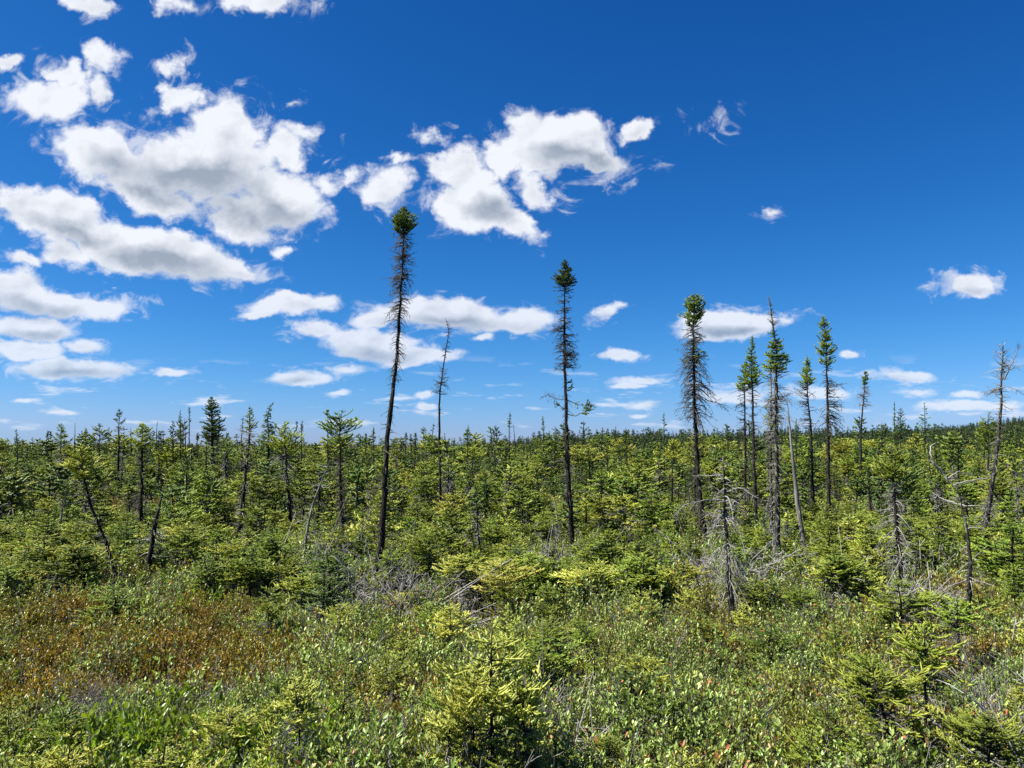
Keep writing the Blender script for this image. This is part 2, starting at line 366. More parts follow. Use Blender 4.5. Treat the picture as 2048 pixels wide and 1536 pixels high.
def kids(rng, c, spacing, smin, smax, ratio, angle, flat=True, minlen=0.02, lift=0.1, taper=0.65, bend=0.15):
    cnt = np.maximum(0, np.round(c['L']*(smax-smin)/spacing*rng.uniform(.8, 1.2, len(c['L'])))).astype(int)
    idx = np.repeat(np.arange(len(cnt)), cnt); n = len(idx)
    if n == 0: return curves(np.zeros((0, 3)), np.zeros((0, 3)), np.zeros(0), np.zeros((0, 3)))
    s = rng.uniform(smin, smax, n); sub = {k: v[idx] for k, v in c.items()}
    B = cpt(sub, s); T = ctan(sub, s); side = nrm(np.cross(T, UP)+rng.normal(0, 1e-3, (n, 3)))
    if not flat: side = nrm(np.cross(T, rng.normal(size=(n, 3))))
    sg = np.where(rng.random(n) < .5, -1, 1)[:, None]; an = np.radians(angle)*rng.uniform(.8, 1.2, n)[:, None]
    D = nrm(T*np.cos(an)+side*sg*np.sin(an)+rng.normal(0, .16, (n, 3))+UP*lift)
    L = np.maximum(sub['L']*ratio*(1-taper*s)*rng.uniform(.6, 1.2, n), minlen)
    return curves(B, D, L, np.tile(UP*bend, (n, 1))+rng.normal(0, .06, (n, 3)))
def cat(cs): return {k: np.concatenate([c[k] for c in cs]) for k in cs[0]}

def trunk_interp(pts, z):
    q = np.stack([np.interp(z, pts[:, 2], pts[:, i]) for i in range(2)], 1)
    return np.concatenate([q, z[:, None]], 1)

def build_tree(rng, pts, rad0, zones, step=0.012, nl=0.016, nw=0.005, tri3=True, trunk_rough=.22, k=7, twig_r=1.0, leader=True):
    """pts: trunk polyline (local, rising z). zones: dicts z0,z1,w0(at z0, low),w1(high),kind,n,droop.
    returns MBs (trunk, crown, dead)"""
    pts = np.asarray(pts, float); H = pts[-1, 2]
    nz = max(8, int(H/0.14)); z = np.linspace(pts[0, 2], H, nz)
    tp = trunk_interp(pts, z); tp[1:-1, :2] += rng.normal(0, rad0*.10, (nz-2, 2))
    rad = rad0*np.power(np.clip(1-(z-pts[0, 2])/(H-pts[0, 2]), 0, 1), .8)*1.0 + 0.0035
    rad[:2] *= 1.25
    tr = MB(); tr.tube(tp, rad, k, rng, trunk_rough)
    cr = MB(); de = MB()
    for zn in zones:
        n = zn['n']; zz = rng.uniform(zn['z0'], zn['z1'], n)
        if zn.get('whorl'): w = zn['whorl']; zz = np.clip(np.round(zz/w)*w+rng.normal(0, w*.12, n), zn['z0'], zn['z1'])
        zz = np.minimum(zz, H*.999); B = trunk_interp(tp, zz)
        t = (zz-zn['z0'])/max(zn['z1']-zn['z0'], 1e-6)
        if 'prof' in zn: w = np.interp(t, np.linspace(0, 1, len(zn['prof'])), zn['prof'])
        else: w = zn['w0']*(1-t)+zn['w1']*t
        az = rng.uniform(0, 2*math.pi, n)
        if 'az' in zn: az = rng.normal(zn['az'], zn.get('azs', .5), n)
        L = np.maximum(w*rng.uniform(zn.get('lmin', .6), 1.12, n), .02)
        live = zn['kind'] == 'live'
        a = rng.normal(zn.get('rise', .15 if live else 0.05), .12 if live else .22, n)
        T = np.stack([np.cos(az), np.sin(az), a], 1)
        C = UP[None]*(rng.normal(zn.get('bend', .25 if live else -.3), .1 if live else .25, n)[:, None])+rng.normal(0, .08, (n, 3))
        c = curves(B, T, L, C)
        if live:
            sub = kids(rng, c, zn.get('sp', .035), .18, 1, zn.get('kr', .5), 54, True, .025, .08, .5)
            big = {k_: v[sub['L'] > .10] for k_, v in sub.items()}
            sub2 = kids(rng, big, zn.get('sp', .035)*1.1, .2, .95, .45, 50, True, .02, .08)
            P0, P1, s0 = csegs(c, 5, 0, .02, rng); 
            de_or = cr
            cr.prisms(P0, P1, (.0035+.006*np.repeat(L, 5))*(1.1-s0)*twig_r, .0012*twig_r+(.003*np.repeat(L, 5))*(1-s0), .3, 1)
            m = s0 > .22; st = zn.get('step', step); cor = zn.get('core', nl*.32)
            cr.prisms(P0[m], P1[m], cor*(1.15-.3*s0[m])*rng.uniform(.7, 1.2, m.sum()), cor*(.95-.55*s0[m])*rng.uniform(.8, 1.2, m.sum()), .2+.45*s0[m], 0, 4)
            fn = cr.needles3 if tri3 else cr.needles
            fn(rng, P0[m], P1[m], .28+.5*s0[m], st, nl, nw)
            wmax = max(float(np.max(w)), .03)
            for q, tb in ((sub, .40), (sub2, .46)):
                if len(q['L']) == 0: continue
                P0, P1, s0 = csegs(q, 2)
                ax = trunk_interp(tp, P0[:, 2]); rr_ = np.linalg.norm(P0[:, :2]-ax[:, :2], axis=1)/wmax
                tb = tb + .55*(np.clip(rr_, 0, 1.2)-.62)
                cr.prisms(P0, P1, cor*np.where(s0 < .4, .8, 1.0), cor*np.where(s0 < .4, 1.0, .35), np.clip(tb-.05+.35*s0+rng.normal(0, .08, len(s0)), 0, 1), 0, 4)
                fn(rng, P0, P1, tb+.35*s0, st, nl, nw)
        else:
            P0, P1, s0 = csegs(c, 5, 0, .035, rng); LL = np.repeat(L, 5)
            tn = rng.random(n)
            de.prisms(P0, P1, (.0036+.010*LL)*(1.08-s0)*twig_r, (.0036+.010*LL)*(.88-s0*.9)*twig_r, np.repeat(tn, 5))
            dn = zn.get('dsp', .05)
            sub = kids(rng, c, dn, .25, 1, .45, 50, False, .02, zn.get('dlift', -.1), .5, zn.get('tbend', -.15))
            if len(sub['L']):
                P0, P1, s0 = csegs(sub, 3, 0, .05, rng)
                de.prisms(P0, P1, .0024*twig_r*(1.2-s0), .0018*twig_r*(1.0-s0*.6), rng.random(len(P0)))
                if zn.get('fine', True):
                    big = {k_: v[sub['L'] > .07] for k_, v in sub.items()}
                    s2 = kids(rng, big, dn*.9, .2, 1, .45, 50, False, .02, -.05, .5, -.1)
                    if len(s2['L']):
                        P0, P1, s0 = csegs(s2, 2); de.prisms(P0, P1, .0017*twig_r, .001*twig_r, rng.random(len(P0)))
            if zn.get('tuft', 0) > 0:   # sparse living needles on nearly dead branches
                kk = rng.random(len(c['L'])) < zn['tuft']; cc = {k_: v[kk] for k_, v in c.items()}
                q = kids(rng, cc, .05, .5, 1, .4, 45, True, .03)
                if len(q['L']):
                    P0, P1, s0 = csegs(q, 2); cr.needles3(rng, P0, P1, .2+.3*s0, step*1.2, nl, nw)
    if leader and any(zn['kind'] == 'live' for zn in zones):
        top = tp[-1]; P0 = np.array([tp[-3], tp[-2], top]); P1 = np.array([tp[-2], top, top+[0, 0, .03]])
        cr.needles3(rng, P0, P1, np.array([.4, .5, .7]), step*.6, nl, nw)
    return tr, cr, de

# ------------------------------------------------------------------ objects
def tag(o, label=None, cat_=None, group=None, kind=None):
    if label: o['label'] = label
    if cat_: o['category'] = cat_
    if group: o['group'] = group
    if kind: o['kind'] = kind
    return o
def obj(name, me, parent=None, loc=(0, 0, 0)):
    o = bpy.data.objects.new(name, me); COL.objects.link(o); o.location = loc
    if parent: o.parent = parent
    return o
def empty(name, loc, rz=0.0, scale=1.0):
    o = bpy.data.objects.new(name, None); COL.objects.link(o); o.location = loc; o.rotation_euler = (0, 0, rz)
    o.scale = (scale, scale, scale) if not isinstance(scale, tuple) else scale
    o.empty_display_size = .3; return o

# ground height: soft hummocks, a low hill far away on the right
_hr = np.random.default_rng(5)
_hk = [(w, *_hr.uniform(0, 2*math.pi, 2)) for w in (.55, .8, 1.3, 2.1, 3.4, 5.2)]
def gh(x, y):
    x = np.asarray(x, float); y = np.asarray(y, float); h = np.zeros(np.broadcast(x, y).shape)
    for i, (w, a, p) in enumerate(_hk):
        h = h + (.045, .045, .04, .035, .022, .012)[i]*np.sin(w*(x*math.cos(a)+y*math.sin(a))+p)*np.cos(w*.8*(y*math.cos(a)-x*math.sin(a))+p*2)
    hill = 20*np.exp(-(((x-420)/105)**2+((y-500)/110)**2)/2)
    return h+hill*(y > 100)
def ground():
    ys = np.concatenate([np.linspace(-12, 0, 20)[:-1], np.linspace(0, 16, 120)[:-1], 16*np.power(500, np.linspace(0, 1, 150))])
    us = np.linspace(-1, 1, 181); rows = []
    for y in ys:
        hw = max(14, abs(y)*1.25+12); x = us*hw; rows.append(np.stack([x, np.full_like(x, y), gh(x, y)], 1))
    V = np.concatenate(rows); nx = len(us); ny = len(ys)
    i, j = np.meshgrid(np.arange(ny-1), np.arange(nx-1), indexing='ij'); a = (i*nx+j).ravel()
    Fq = np.stack([a, a+1, a+nx+1, a+nx], 1)
    me = bpy.data.meshes.new('ground'); me.from_pydata(V.tolist(), [], Fq.tolist()); 
    for p in me.polygons: p.use_smooth = True
    m, T = new_mat('peat_moss_ground'); tc = T.n('ShaderNodeTexCoord')
    n = T.noise(tc.outputs['Object'], 1.1, 6, .6); n2 = T.noise(tc.outputs['Object'], 38, 5, .7); n3 = T.noise(tc.outputs['Object'], 6, 5, .6)
    c = T.ramp(n, [(.3, (.035, .03, .014)), (.5, (.06, .065, .018)), (.7, (.085, .05, .022))])
    c = T.mixc(.8, c, T.ramp(n2, [(.3, (.25, .25, .2)), (.7, (1.7, 1.6, 1.3))]), 'MULTIPLY')
    c = T.mixc(T.mrange(n3, .55, .7, 0, .6), c, (.10, .05, .02, 1))
    p = T.n('ShaderNodeBsdfPrincipled'); T.link(c, p.inputs['Base Color']); p.inputs['Roughness'].default_value = .95
    b = T.n('ShaderNodeBump'); b.inputs['Strength'].default_value = .8; b.inputs['Distance'].default_value = .04
    T.link(n2, b.inputs['Height']); T.link(b.outputs[0], p.inputs['Normal'])
    o = T.n('ShaderNodeOutputMaterial'); T.link(p.outputs[0], o.inputs[0]); me.materials.append(m)
    tag(obj('ground', me), kind='structure')
ground()

# ------------------------------------------------------------------ scatter of uncountable plants (geometry-node instancing)
def scatter(name, label, cat_, P, rot, scl, idx, templates):
    """one 'stuff' object: points carrying rot / scl / idx, each instancing one template mesh"""
    tcol = bpy.data.collections.new(name + '_kit')
    for i, me in enumerate(templates):
        tcol.objects.link(bpy.data.objects.new('%s_kit_%03d' % (name, i), me))
    me = bpy.data.meshes.new(name); n = len(P); me.vertices.add(n); me.vertices.foreach_set('co', np.asarray(P, np.float32).ravel())
    a = me.attributes.new('rot', 'FLOAT_VECTOR', 'POINT'); a.data.foreach_set('vector', np.asarray(rot, np.float32).ravel())
    a = me.attributes.new('scl', 'FLOAT_VECTOR', 'POINT'); a.data.foreach_set('vector', np.asarray(scl, np.float32).ravel())
    a = me.attributes.new('pick', 'INT', 'POINT'); a.data.foreach_set('value', np.asarray(idx, np.int32))
    me.update(); o = obj(name, me); tag(o, label, cat_, kind='stuff')
    g = bpy.data.node_groups.new(name+'_scatter', 'GeometryNodeTree')
    g.interface.new_socket('Geometry', in_out='INPUT', socket_type='NodeSocketGeometry')
    g.interface.new_socket('Geometry', in_out='OUTPUT', socket_type='NodeSocketGeometry')
    gi = g.nodes.new('NodeGroupInput'); go = g.nodes.new('NodeGroupOutput')
    ci = g.nodes.new('GeometryNodeCollectionInfo'); ci.inputs['Collection'].default_value = tcol
    ci.inputs['Separate Children'].default_value = True; ci.inputs['Reset Children'].default_value = True
    ip = g.nodes.new('GeometryNodeInstanceOnPoints'); ip.inputs['Pick Instance'].default_value = True
    def na(nm, dt):
        q = g.nodes.new('GeometryNodeInputNamedAttribute'); q.data_type = dt; q.inputs['Name'].default_value = nm; return q.outputs[0]
    g.links.new(gi.outputs[0], ip.inputs['Points']); g.links.new(ci.outputs[0], ip.inputs['Instance'])
    g.links.new(na('pick', 'INT'), ip.inputs['Instance Index']); g.links.new(na('scl', 'FLOAT_VECTOR'), ip.inputs['Scale'])
    er = g.nodes.new('FunctionNodeEulerToRotation'); g.links.new(na('rot', 'FLOAT_VECTOR'), er.inputs[0]); g.links.new(er.outputs[0], ip.inputs['Rotation'])
    g.links.new(ip.outputs[0], go.inputs[0])
    md = o.modifiers.new('scatter', 'NODES'); md.node_group = g
    return o

def clump(seed, n_stems, height, spread, ll, lw, per, kind, fine=True, twigs=0, up=.75, tmean=.5, red=0.0):
    rng = np.random.default_rng(seed); b = MB()
    r = spread*np.sqrt(rng.random(n_stems)); a = rng.uniform(0, 2*math.pi, n_stems)
    B = np.stack([r*np.cos(a), r*np.sin(a), np.zeros(n_stems)-.04], 1)
    T = np.stack([np.cos(a)*r/spread*.45, np.sin(a)*r/spread*.45, np.ones(n_stems)], 1)+rng.normal(0, .18, (n_stems, 3))
    L = height*rng.uniform(.7, 1.1, n_stems)*(1.1-.45*(r/spread)**2)
    c = curves(B, T, L, rng.normal(0, .12, (n_stems, 3)))
    sub = kids(rng, c, height*.22, .35, .95, .5, 38, False, .05, .45, .6, .2)
    alls = cat([c, sub]) if len(sub['L']) else c
    P0, P1, s0 = csegs(alls, 3, 0, .02, rng)
    b.prisms(P0, P1, .0022, .0014, rng.random(len(P0)), 1)
    cnt = np.maximum(2, np.round(per*alls['L']/height*rng.uniform(.7, 1.3, len(alls['L'])))).astype(int)
    idx = np.repeat(np.arange(len(cnt)), cnt); n = len(idx); s = 1-rng.random(n)**1.7*.60
    q = {k_: v[idx] for k_, v in alls.items()}; P = cpt(q, s); D = ctan(q, s); rad = nrm(np.cross(D, rng.normal(size=(n, 3))))
    dd = nrm(D*up+rad*rng.uniform(.35, 1.0, n)[:, None]+UP*.15); N = nrm(D-rad*.3+rng.normal(0, .35, (n, 3)))
    tint = np.repeat(rng.normal(tmean, .13, len(cnt)), cnt)*.5+rng.normal(tmean, .2, n)*.5+.18*(s-.7)
    tint = np.where(rng.random(n) < red, .99, np.minimum(tint, .93))
    b.leaves(rng, P, dd, N, ll*rng.uniform(.6, 1.15, n), lw*rng.uniform(.7, 1.15, n), tint, 0, fine)
    if twigs:
        tb = np.stack([rng.uniform(-spread, spread, twigs), rng.uniform(-spread, spread, twigs), rng.uniform(0, height*.5, twigs)], 1)
        tc_ = curves(tb, rng.normal(size=(twigs, 3))*[1, 1, .6]+UP*.7, rng.uniform(.1, .28, twigs), rng.normal(0, .3, (twigs, 3)))
        k2 = kids(rng, tc_, .05, .2, 1, .5, 45, False, .03, 0)
        for q_ in (tc_, k2):
            P0, P1, s0 = csegs(q_, 3, 0, .05, rng); b.prisms(P0, P1, .0022, .0014, rng.random(len(P0)), 2)
    return b.mesh(kind+'_clump', [M[kind], M['stem'], M['twig_dead']])
def twig_clump(seed, n, size, matk='twig_dead'):
    rng = np.random.default_rng(seed); b = MB()
    B = np.stack([rng.normal(0, size*.4, n), rng.normal(0, size*.4, n), np.zeros(n)], 1)
    c = curves(B, rng.normal(size=(n, 3))*[1, 1, .4]+UP*1.0, size*rng.uniform(.6, 1.3, n), rng.normal(0, .35, (n, 3))-UP*.25)
    P0, P1, s0 = csegs(c, 5, 0, .05, rng); b.prisms(P0, P1, .0038*(1.1-s0), .0036*(1-s0*.8), rng.random(len(P0)))
    k1 = kids(rng, c, .05, .2, 1, .55, 48, False, .04, 0, .5, 0); P0, P1, s0 = csegs(k1, 4, 0, .06, rng)
    b.prisms(P0, P1, .0022, .0016, rng.random(len(P0)))
    k2 = kids(rng, k1, .04, .2, 1, .5, 48, False, .025, 0, .5, 0); P0, P1, s0 = csegs(k2, 2, 0, .06, rng)
    b.prisms(P0, P1, .0015, .001, rng.random(len(P0)))
    return b.mesh('twig_clump', [M[matk]])

# painterly patches of species over the bog, given where they lie on the ground: (px, py, rx, ry) -> ground ellipses
def gpos(px, py, z=.35):
    d = pix_dir(px, py); k = (z-CAMZ)/d.z; return np.array([d.x*k, d.y*k])
def patch_val(P, patches):
    """0..1 membership of points P in ground ellipses that cover the given regions of the bog"""
    out = np.zeros(len(P)); dy = P[:, 1]
    v = (np.full(len(P), .35)-CAMZ)/dy; 
    # invert pix_dir for points on the shrub surface
    yy = (v*math.cos(PITCH)-math.sin(PITCH))/(math.cos(PITCH)+v*math.sin(PITCH))
    sx = P[:, 0]/dy*(math.cos(PITCH)-yy*math.sin(PITCH)); px = 1024+sx*F; py = 768-yy*F
    for (cx, cy, rx, ry, w) in patches:
        q = ((px-cx)/rx)**2+((py-cy)/ry)**2; out = np.maximum(out, w*np.clip(1.35-q, 0, 1))
    return out, px, py
BRONZE = [(170,1240,230,62,1),(420,1215,140,45,.9),(500,1290,170,45,1),(690,1195,70,26,.9),(620,1275,60,50,.8),(60,1330,110,60,.5),(270,1290,180,35,.8),(1330,1150,130,26,.8),(1880,1165,140,42,1),
          (1960,1260,110,50,.95),(820,1180,60,18,.6),(1450,1290,140,60,.45),(1380,1420,60,40,.45),(1080,1450,80,50,.4),(1850,1400,70,60,.7),(1700,1230,100,40,.5),(840,1350,70,50,.6),(1270,1500,60,40,.3),(1030,1180,50,20,.5),(1560,1170,160,24,.5),(280,1005,90,20,.9)]
TWIGGY = [(230,1345,190,55,1),(400,1345,70,30,.8),(300,1420,70,30,.9),(1110,1400,90,30,.8),(1990,1340,70,70,1),(1800,1310,60,40,.6),(1440,1010,90,60,.5),(770,1080,90,30,.6),(860,1290,60,30,.4),(1170,1420,70,30,.5)]
BROAD = [(130,1480,130,50,1),(300,1435,45,40,1),(420,1500,60,40,.9),(600,1500,45,36,1),(690,1480,60,30,.8),(560,1470,40,40,.6),(330,1180,120,20,.5)]
OLIVE = [(900,1250,160,60,.5),(1200,1330,120,60,.6),(1600,1330,140,60,.6),(300,1480,200,60,.5),(1700,1180,150,40,.5)]
def smooth_noise(x, y, sc, seed):
    r = np.random.default_rng(seed); o = 0
    for i in range(6):
        a, p, q = r.uniform(0, 2*math.pi, 3); w = sc*r.uniform(.6, 1.8)
        o = o+np.sin(w*(x*math.cos(a)+y*math.sin(a))+p)*np.cos(w*.7*(x*math.sin(a)-y*math.cos(a))+q)
    return o/3

def shrub_layer():
    rng = np.random.default_rng(11)
    def fr(n, y0, y1, pw=1.0):
        y = y0*(y1/y0)**rng.random(n) if pw else rng.uniform(y0, y1, n)
        x = rng.uniform(-1, 1, n)*(y*.74+1.1); return np.stack([x, y], 1)
    # near: density ~ per m2 falls with distance; sample log-uniform in depth
    near = fr(9800, 2.7, 10.5); mid = fr(8500, 10.5, 70)
    side = np.stack([rng.uniform(-6, 6, 700), rng.uniform(1.0, 2.9, 700)], 1)
    P = np.concatenate([near, side, mid]); isnear = np.arange(len(P)) < len(near)+len(side)
    br, px, py = patch_val(P, BRONZE); tw = patch_val(P, TWIGGY)[0]; bd = patch_val(P, BROAD)[0]; ol = patch_val(P, OLIVE)[0]
    # shrubs grow in rounded mounds about half a metre wide, mostly of one kind each
    my = rng.uniform(1.0, 11.5, 620); mx = rng.uniform(-1, 1, 620)*(my*.78+1.4); mk = rng.random(620) < np.clip(.25+my/11, 0, 1)
    mx, my = mx[mk], my[mk]; mr = rng.uniform(.28, .52, len(mx)); mseed = rng.normal(size=(5, len(mx)))
    d2 = ((P[:, 0][:, None]-mx[None])**2+(P[:, 1][:, None]-my[None])**2)/(mr**2)[None]
    near_m = np.argmin(d2, 1); dm = d2[np.arange(len(P)), near_m]; mnd = np.where(P[:, 1] < 12, np.clip(1.30-.62*dm, .52, 1.32), 1.0)
    kick = lambda i, a, b: np.where(P[:, 1] < 12, mseed[i][near_m]*a+rng.normal(0, b*.55, len(P)), rng.normal(0, b, len(P)))
    nz = smooth_noise(P[:, 0], P[:, 1], 2.2, 3); nz2 = smooth_noise(P[:, 0], P[:, 1], 3.1, 9)
    far = np.clip((P[:, 1]-11)/10, 0, 1)
    score = {'leaf_sage': .55+.26*nz+kick(0, .16, .16), 'leaf_bronze': np.minimum(br*1.4, .84)+.22*nz2+kick(1, .24, .26)+far*.12,
             'leaf_olive': .46+ol*.35-.25*nz+kick(2, .24, .18), 'leaf_green': bd*1.35+kick(3, .14, .1)+.08+far*.25,
             'twig': np.minimum(tw*1.25, .98)+kick(4, .2, .2)-.10}
    keys = list(score); best = np.argmax(np.stack([score[k_] for k_ in keys]), 0)
    gaps = smooth_noise(P[:, 0], P[:, 1], 4.2, 61)+rng.normal(0, .25, len(P)); best[(gaps > .95) & (P[:, 1] < 11)] = 99
    names = {'leaf_sage': ('leatherleaf_cover', 'knee-high grey-green small-leaved shrubs covering the open bog in the foreground', 'shrubs'),
             'leaf_bronze': ('bronze_shrub_cover', 'rusty bronze and orange-brown low shrubs in patches between the green ones', 'shrubs'),
             'leaf_olive': ('olive_shrub_cover', 'olive and yellowish low shrubs mixed through the foreground bog', 'shrubs'),
             'leaf_green': ('broadleaf_cover', 'glossy bright green broad-leaved bog plants, thickest at the lower left', 'plants'),
             'twig': ('dead_twig_tangle', 'tangled grey dead twigs lying in bare patches among the low shrubs', 'twigs')}
    # bigger tangles of dead wood standing between the trees and at the right edge
    tg = [(770,1075,90,30,9.6,15),(1440,1040,90,40,10.5,16),(1095,1060,80,20,11.5,14),(1790,1120,70,30,9.0,18),(2010,1330,50,60,5.6,16),(2030,1420,40,50,4.7,8),(860,1110,60,20,9.2,12),(640,1040,80,30,11.5,14),(1110,1390,70,20,5.2,8)]
    TX = np.array([[(a+rng.normal(0, r*.5)-1024)/F*(Y*rng.uniform(.93, 1.07)), Y*rng.uniform(.93, 1.07)] for a, b_, r, r2, Y, c_ in tg for _ in range(c_)])
    nP = len(P); P = np.concatenate([P, TX]); isnear = np.concatenate([isnear, np.ones(len(TX), bool)]); best = np.concatenate([best, np.full(len(TX), keys.index('twig'))])
    mnd = np.concatenate([mnd, rng.uniform(1.5, 2.3, len(TX))])
    for ki, k_ in enumerate(keys):
        m = best == ki; Q = P[m]; nr = isnear[m]; n = len(Q); mn = mnd[m]
        if k_ == 'leaf_sage': near_t = [clump(100+i, 17, .37, .20, .029, .0115, 17, k_, True, 3, .55, .50, .008) for i in range(4)]+[clump(130+i, 14, .42, .19, .036, .0145, 14, k_, True, 2, .5, .58, .006) for i in range(2)]; far_t = [clump(110+i, 10, .38, .2, .055, .02, 8, k_, False, 0, .8, .5) for i in range(3)]
        elif k_ == 'leaf_bronze': near_t = [clump(200+i, 18, .31, .19, .026, .012, 16, k_, True, 2, .8, .5, .03) for i in range(4)]; far_t = [clump(210+i, 10, .32, .2, .045, .018, 8, k_, False, 0, .8, .5) for i in range(3)]
        elif k_ == 'leaf_olive': near_t = [clump(300+i, 17, .34, .20, .026, .011, 16, k_, True, 3, .6, .5, .03) for i in range(4)]; far_t = [clump(310+i, 10, .34, .2, .05, .018, 8, k_, False, 0, .8, .5) for i in range(3)]
        elif k_ == 'leaf_green': near_t = [clump(400+i, 9, .40, .15, .052, .023, 12, k_, True, 0, .7, .55) for i in range(4)]; far_t = [clump(410+i, 10, .42, .2, .055, .022, 8, k_, False, 0, .8, .5) for i in range(3)]
        else: near_t = [twig_clump(500+i, 12, .30, 'twig_grey') for i in range(3)]+[twig_clump(505, 9, .28, 'twig_dead')]; far_t = near_t[:3]
        nn = len(near_t); idx = np.where(nr, rng.integers(0, nn, n), nn+rng.integers(0, len(far_t), n))
        rot = np.stack([rng.normal(0, .12, n), rng.normal(0, .12, n), rng.uniform(0, 6.28, n)], 1)
        sc = rng.uniform(.70, 1.25, n)*np.where(nr & (mn < 1.4), .83, 1)*(1+.16*smooth_noise(Q[:, 0], Q[:, 1], 2.6, 21))
        sc = sc*mn
        # beyond the clearing the plants grow bigger clumps
        sc = sc*np.where(nr, 1, 1+.012*(Q[:, 1]-10))
        hs = np.stack([sc, sc, sc*rng.uniform(.85, 1.15, n)], 1)
        z = gh(Q[:, 0], Q[:, 1])-.02
        nm, lb, ct = names[k_]
        scatter(nm, lb, ct, np.concatenate([Q, z[:, None]], 1), rot, hs, idx, near_t+far_t)
shrub_layer()

# ------------------------------------------------------------------ hero trees: drawn from trunk points (px,py) at a depth
HBASE = []
LAND = []   # landmarks for describing the smaller trees: (px, phrase, depth)
def hero(name, label, cat_, Y, trunk, rad, zones, seed, leaf='spruce_mid', bark='bark', dead='twig_dead', phrase=None, group=None,
         step=.012, nl=.02, nw=.006, extra=None, depth_wob=.03, **kw):
    rng = np.random.default_rng(seed)
    W = np.array([at(x, y, Y) for x, y in trunk])           # top first
    W = W[np.argsort(W[:, 2])]
    g = float(gh(W[0, 0], Y)); 
    if W[0, 2] > g-.05:                                     # carry the trunk on down to the ground
        d = (W[0]-W[1])/(W[1, 2]-W[0, 2]); lo = W[0]+d*(W[0, 2]-g+.08)*np.array([.6, 0, 1]); W = np.concatenate([[lo], W])
    base = np.array([W[0, 0], Y, g]); pts = W-base; pts[:, 1] += np.cumsum(rng.normal(0, depth_wob, len(pts)))
    pts = pts[np.concatenate([[True], np.diff(pts[:, 2]) > 1e-4])]
    k_ = Y/F
    zs = []
    for z in zones:
        zt = at(1024, z[0], Y)[2]-g; zb = at(1024, z[1], Y)[2]-g
        d = dict(z0=zb, z1=zt, w1=z[2]*k_, w0=z[3]*k_, kind=z[4], n=z[5]); d.update(z[6] if len(z) > 6 else {})
        if 'prof' in d: d['prof'] = [q*k_ for q in d['prof']][::-1]
        zs.append(d)
    kw['twig_r'] = kw.get('twig_r', 1.0)*1.3
    if name == 'black_spruce' and Y < 20:      # short broken stubs all down the trunk
        z_lo, z_hi = pts[0, 2]+.15, pts[-1, 2]*.62
        zs.append(dict(z0=z_lo, z1=z_hi, w0=.30, w1=.12, kind='dead', n=100, bend=-.4, dsp=.07, fine=False, lmin=.2))
    for d in zs:
        if d['kind'] == 'dead': d['dsp'] = d.get('dsp', .05)*1.5
    tr, cr, de = build_tree(rng, pts, rad, zs, step, nl, nw, **kw)
    root = empty(name, base); tag(root, label, cat_, group)
    root['_dead'] = dead
    if extra: extra(rng, root, base, tr, cr, de, Y)
    del root['_dead']; HBASE.append((trunk[-1][0], trunk[-1][1], Y))
    obj('trunk', tr.mesh('trunk', [M[bark]]), root)
    if cr.n: obj('crown', cr.mesh('crown', [M[leaf], M['bark']]), root)
    if de.n: obj('dead_branches', de.mesh('dead_branches', [M[dead]]), root)
    if phrase: LAND.append((trunk[-1][0], phrase, Y))
    return root
def limb(px_pts, r0_, kids_n=14, kid_len=.12, live=False, up=0.0):
    """a long individual limb traced through (px,py,depth offset)"""
    def f(rng, root, base, tr, cr, de, Y):
        r0 = r0_*.8; P = np.array([at(x, y, Y+dy)-base for x, y, dy in px_pts]); n = len(P)
        t = np.linspace(0, 1, n); tt = np.linspace(0, 1, n*4)
        Q = np.stack([np.interp(tt, t, P[:, i]) for i in range(3)], 1); Q[1:-1] += rng.normal(0, r0*.5, (len(Q)-2, 3))
        de = MB(); de.tube(Q, r0*(1-.85*tt)+.0015, 5, rng, .15, t=.7); gr = MB()
        i = rng.integers(len(Q)//4, len(Q)-1, kids_n); D = nrm(Q[i+1]-Q[i])
        sd = nrm(np.cross(D, rng.normal(size=(kids_n, 3))))
        c = curves(Q[i], D*.6+sd*.8+UP*up, kid_len*rng.uniform(.4, 1.2, kids_n), rng.normal(0, .2, (kids_n, 3))-UP*.2*(0 if live else 1))
        P0, P1, s0 = csegs(c, 4, 0, .05, rng); de.prisms(P0, P1, r0*.28*(1.1-s0), r0*.22*(1.05-s0*.8), rng.random(len(P0)))
        q = kids(rng, c, .03, .2, 1, .5, 48, live, .03, .05, .5, 0)
        P0, P1, s0 = csegs(q, 2, 0, .04, rng); de.prisms(P0, P1, r0*.14+.0006, r0*.08+.0005, rng.random(len(P0)))
        if live:
            for w in (c, q):
                P0, P1, s0 = csegs(w, 2); gr.prisms(P0, P1, .006, .005*(1.3-s0), .3+.3*s0, 0, 4); gr.needles3(rng, P0, P1, .35+.3*s0, .006, .020, .008)
        lo = obj('limb', de.mesh('limb', [M[root['_dead']]]), root)
        if gr.n: obj('foliage', gr.mesh('foliage', [M['spruce_mid']]), lo)
    return f
def extras(*fs):
    def f(*a):
        for g in fs: g(*a)
    return f

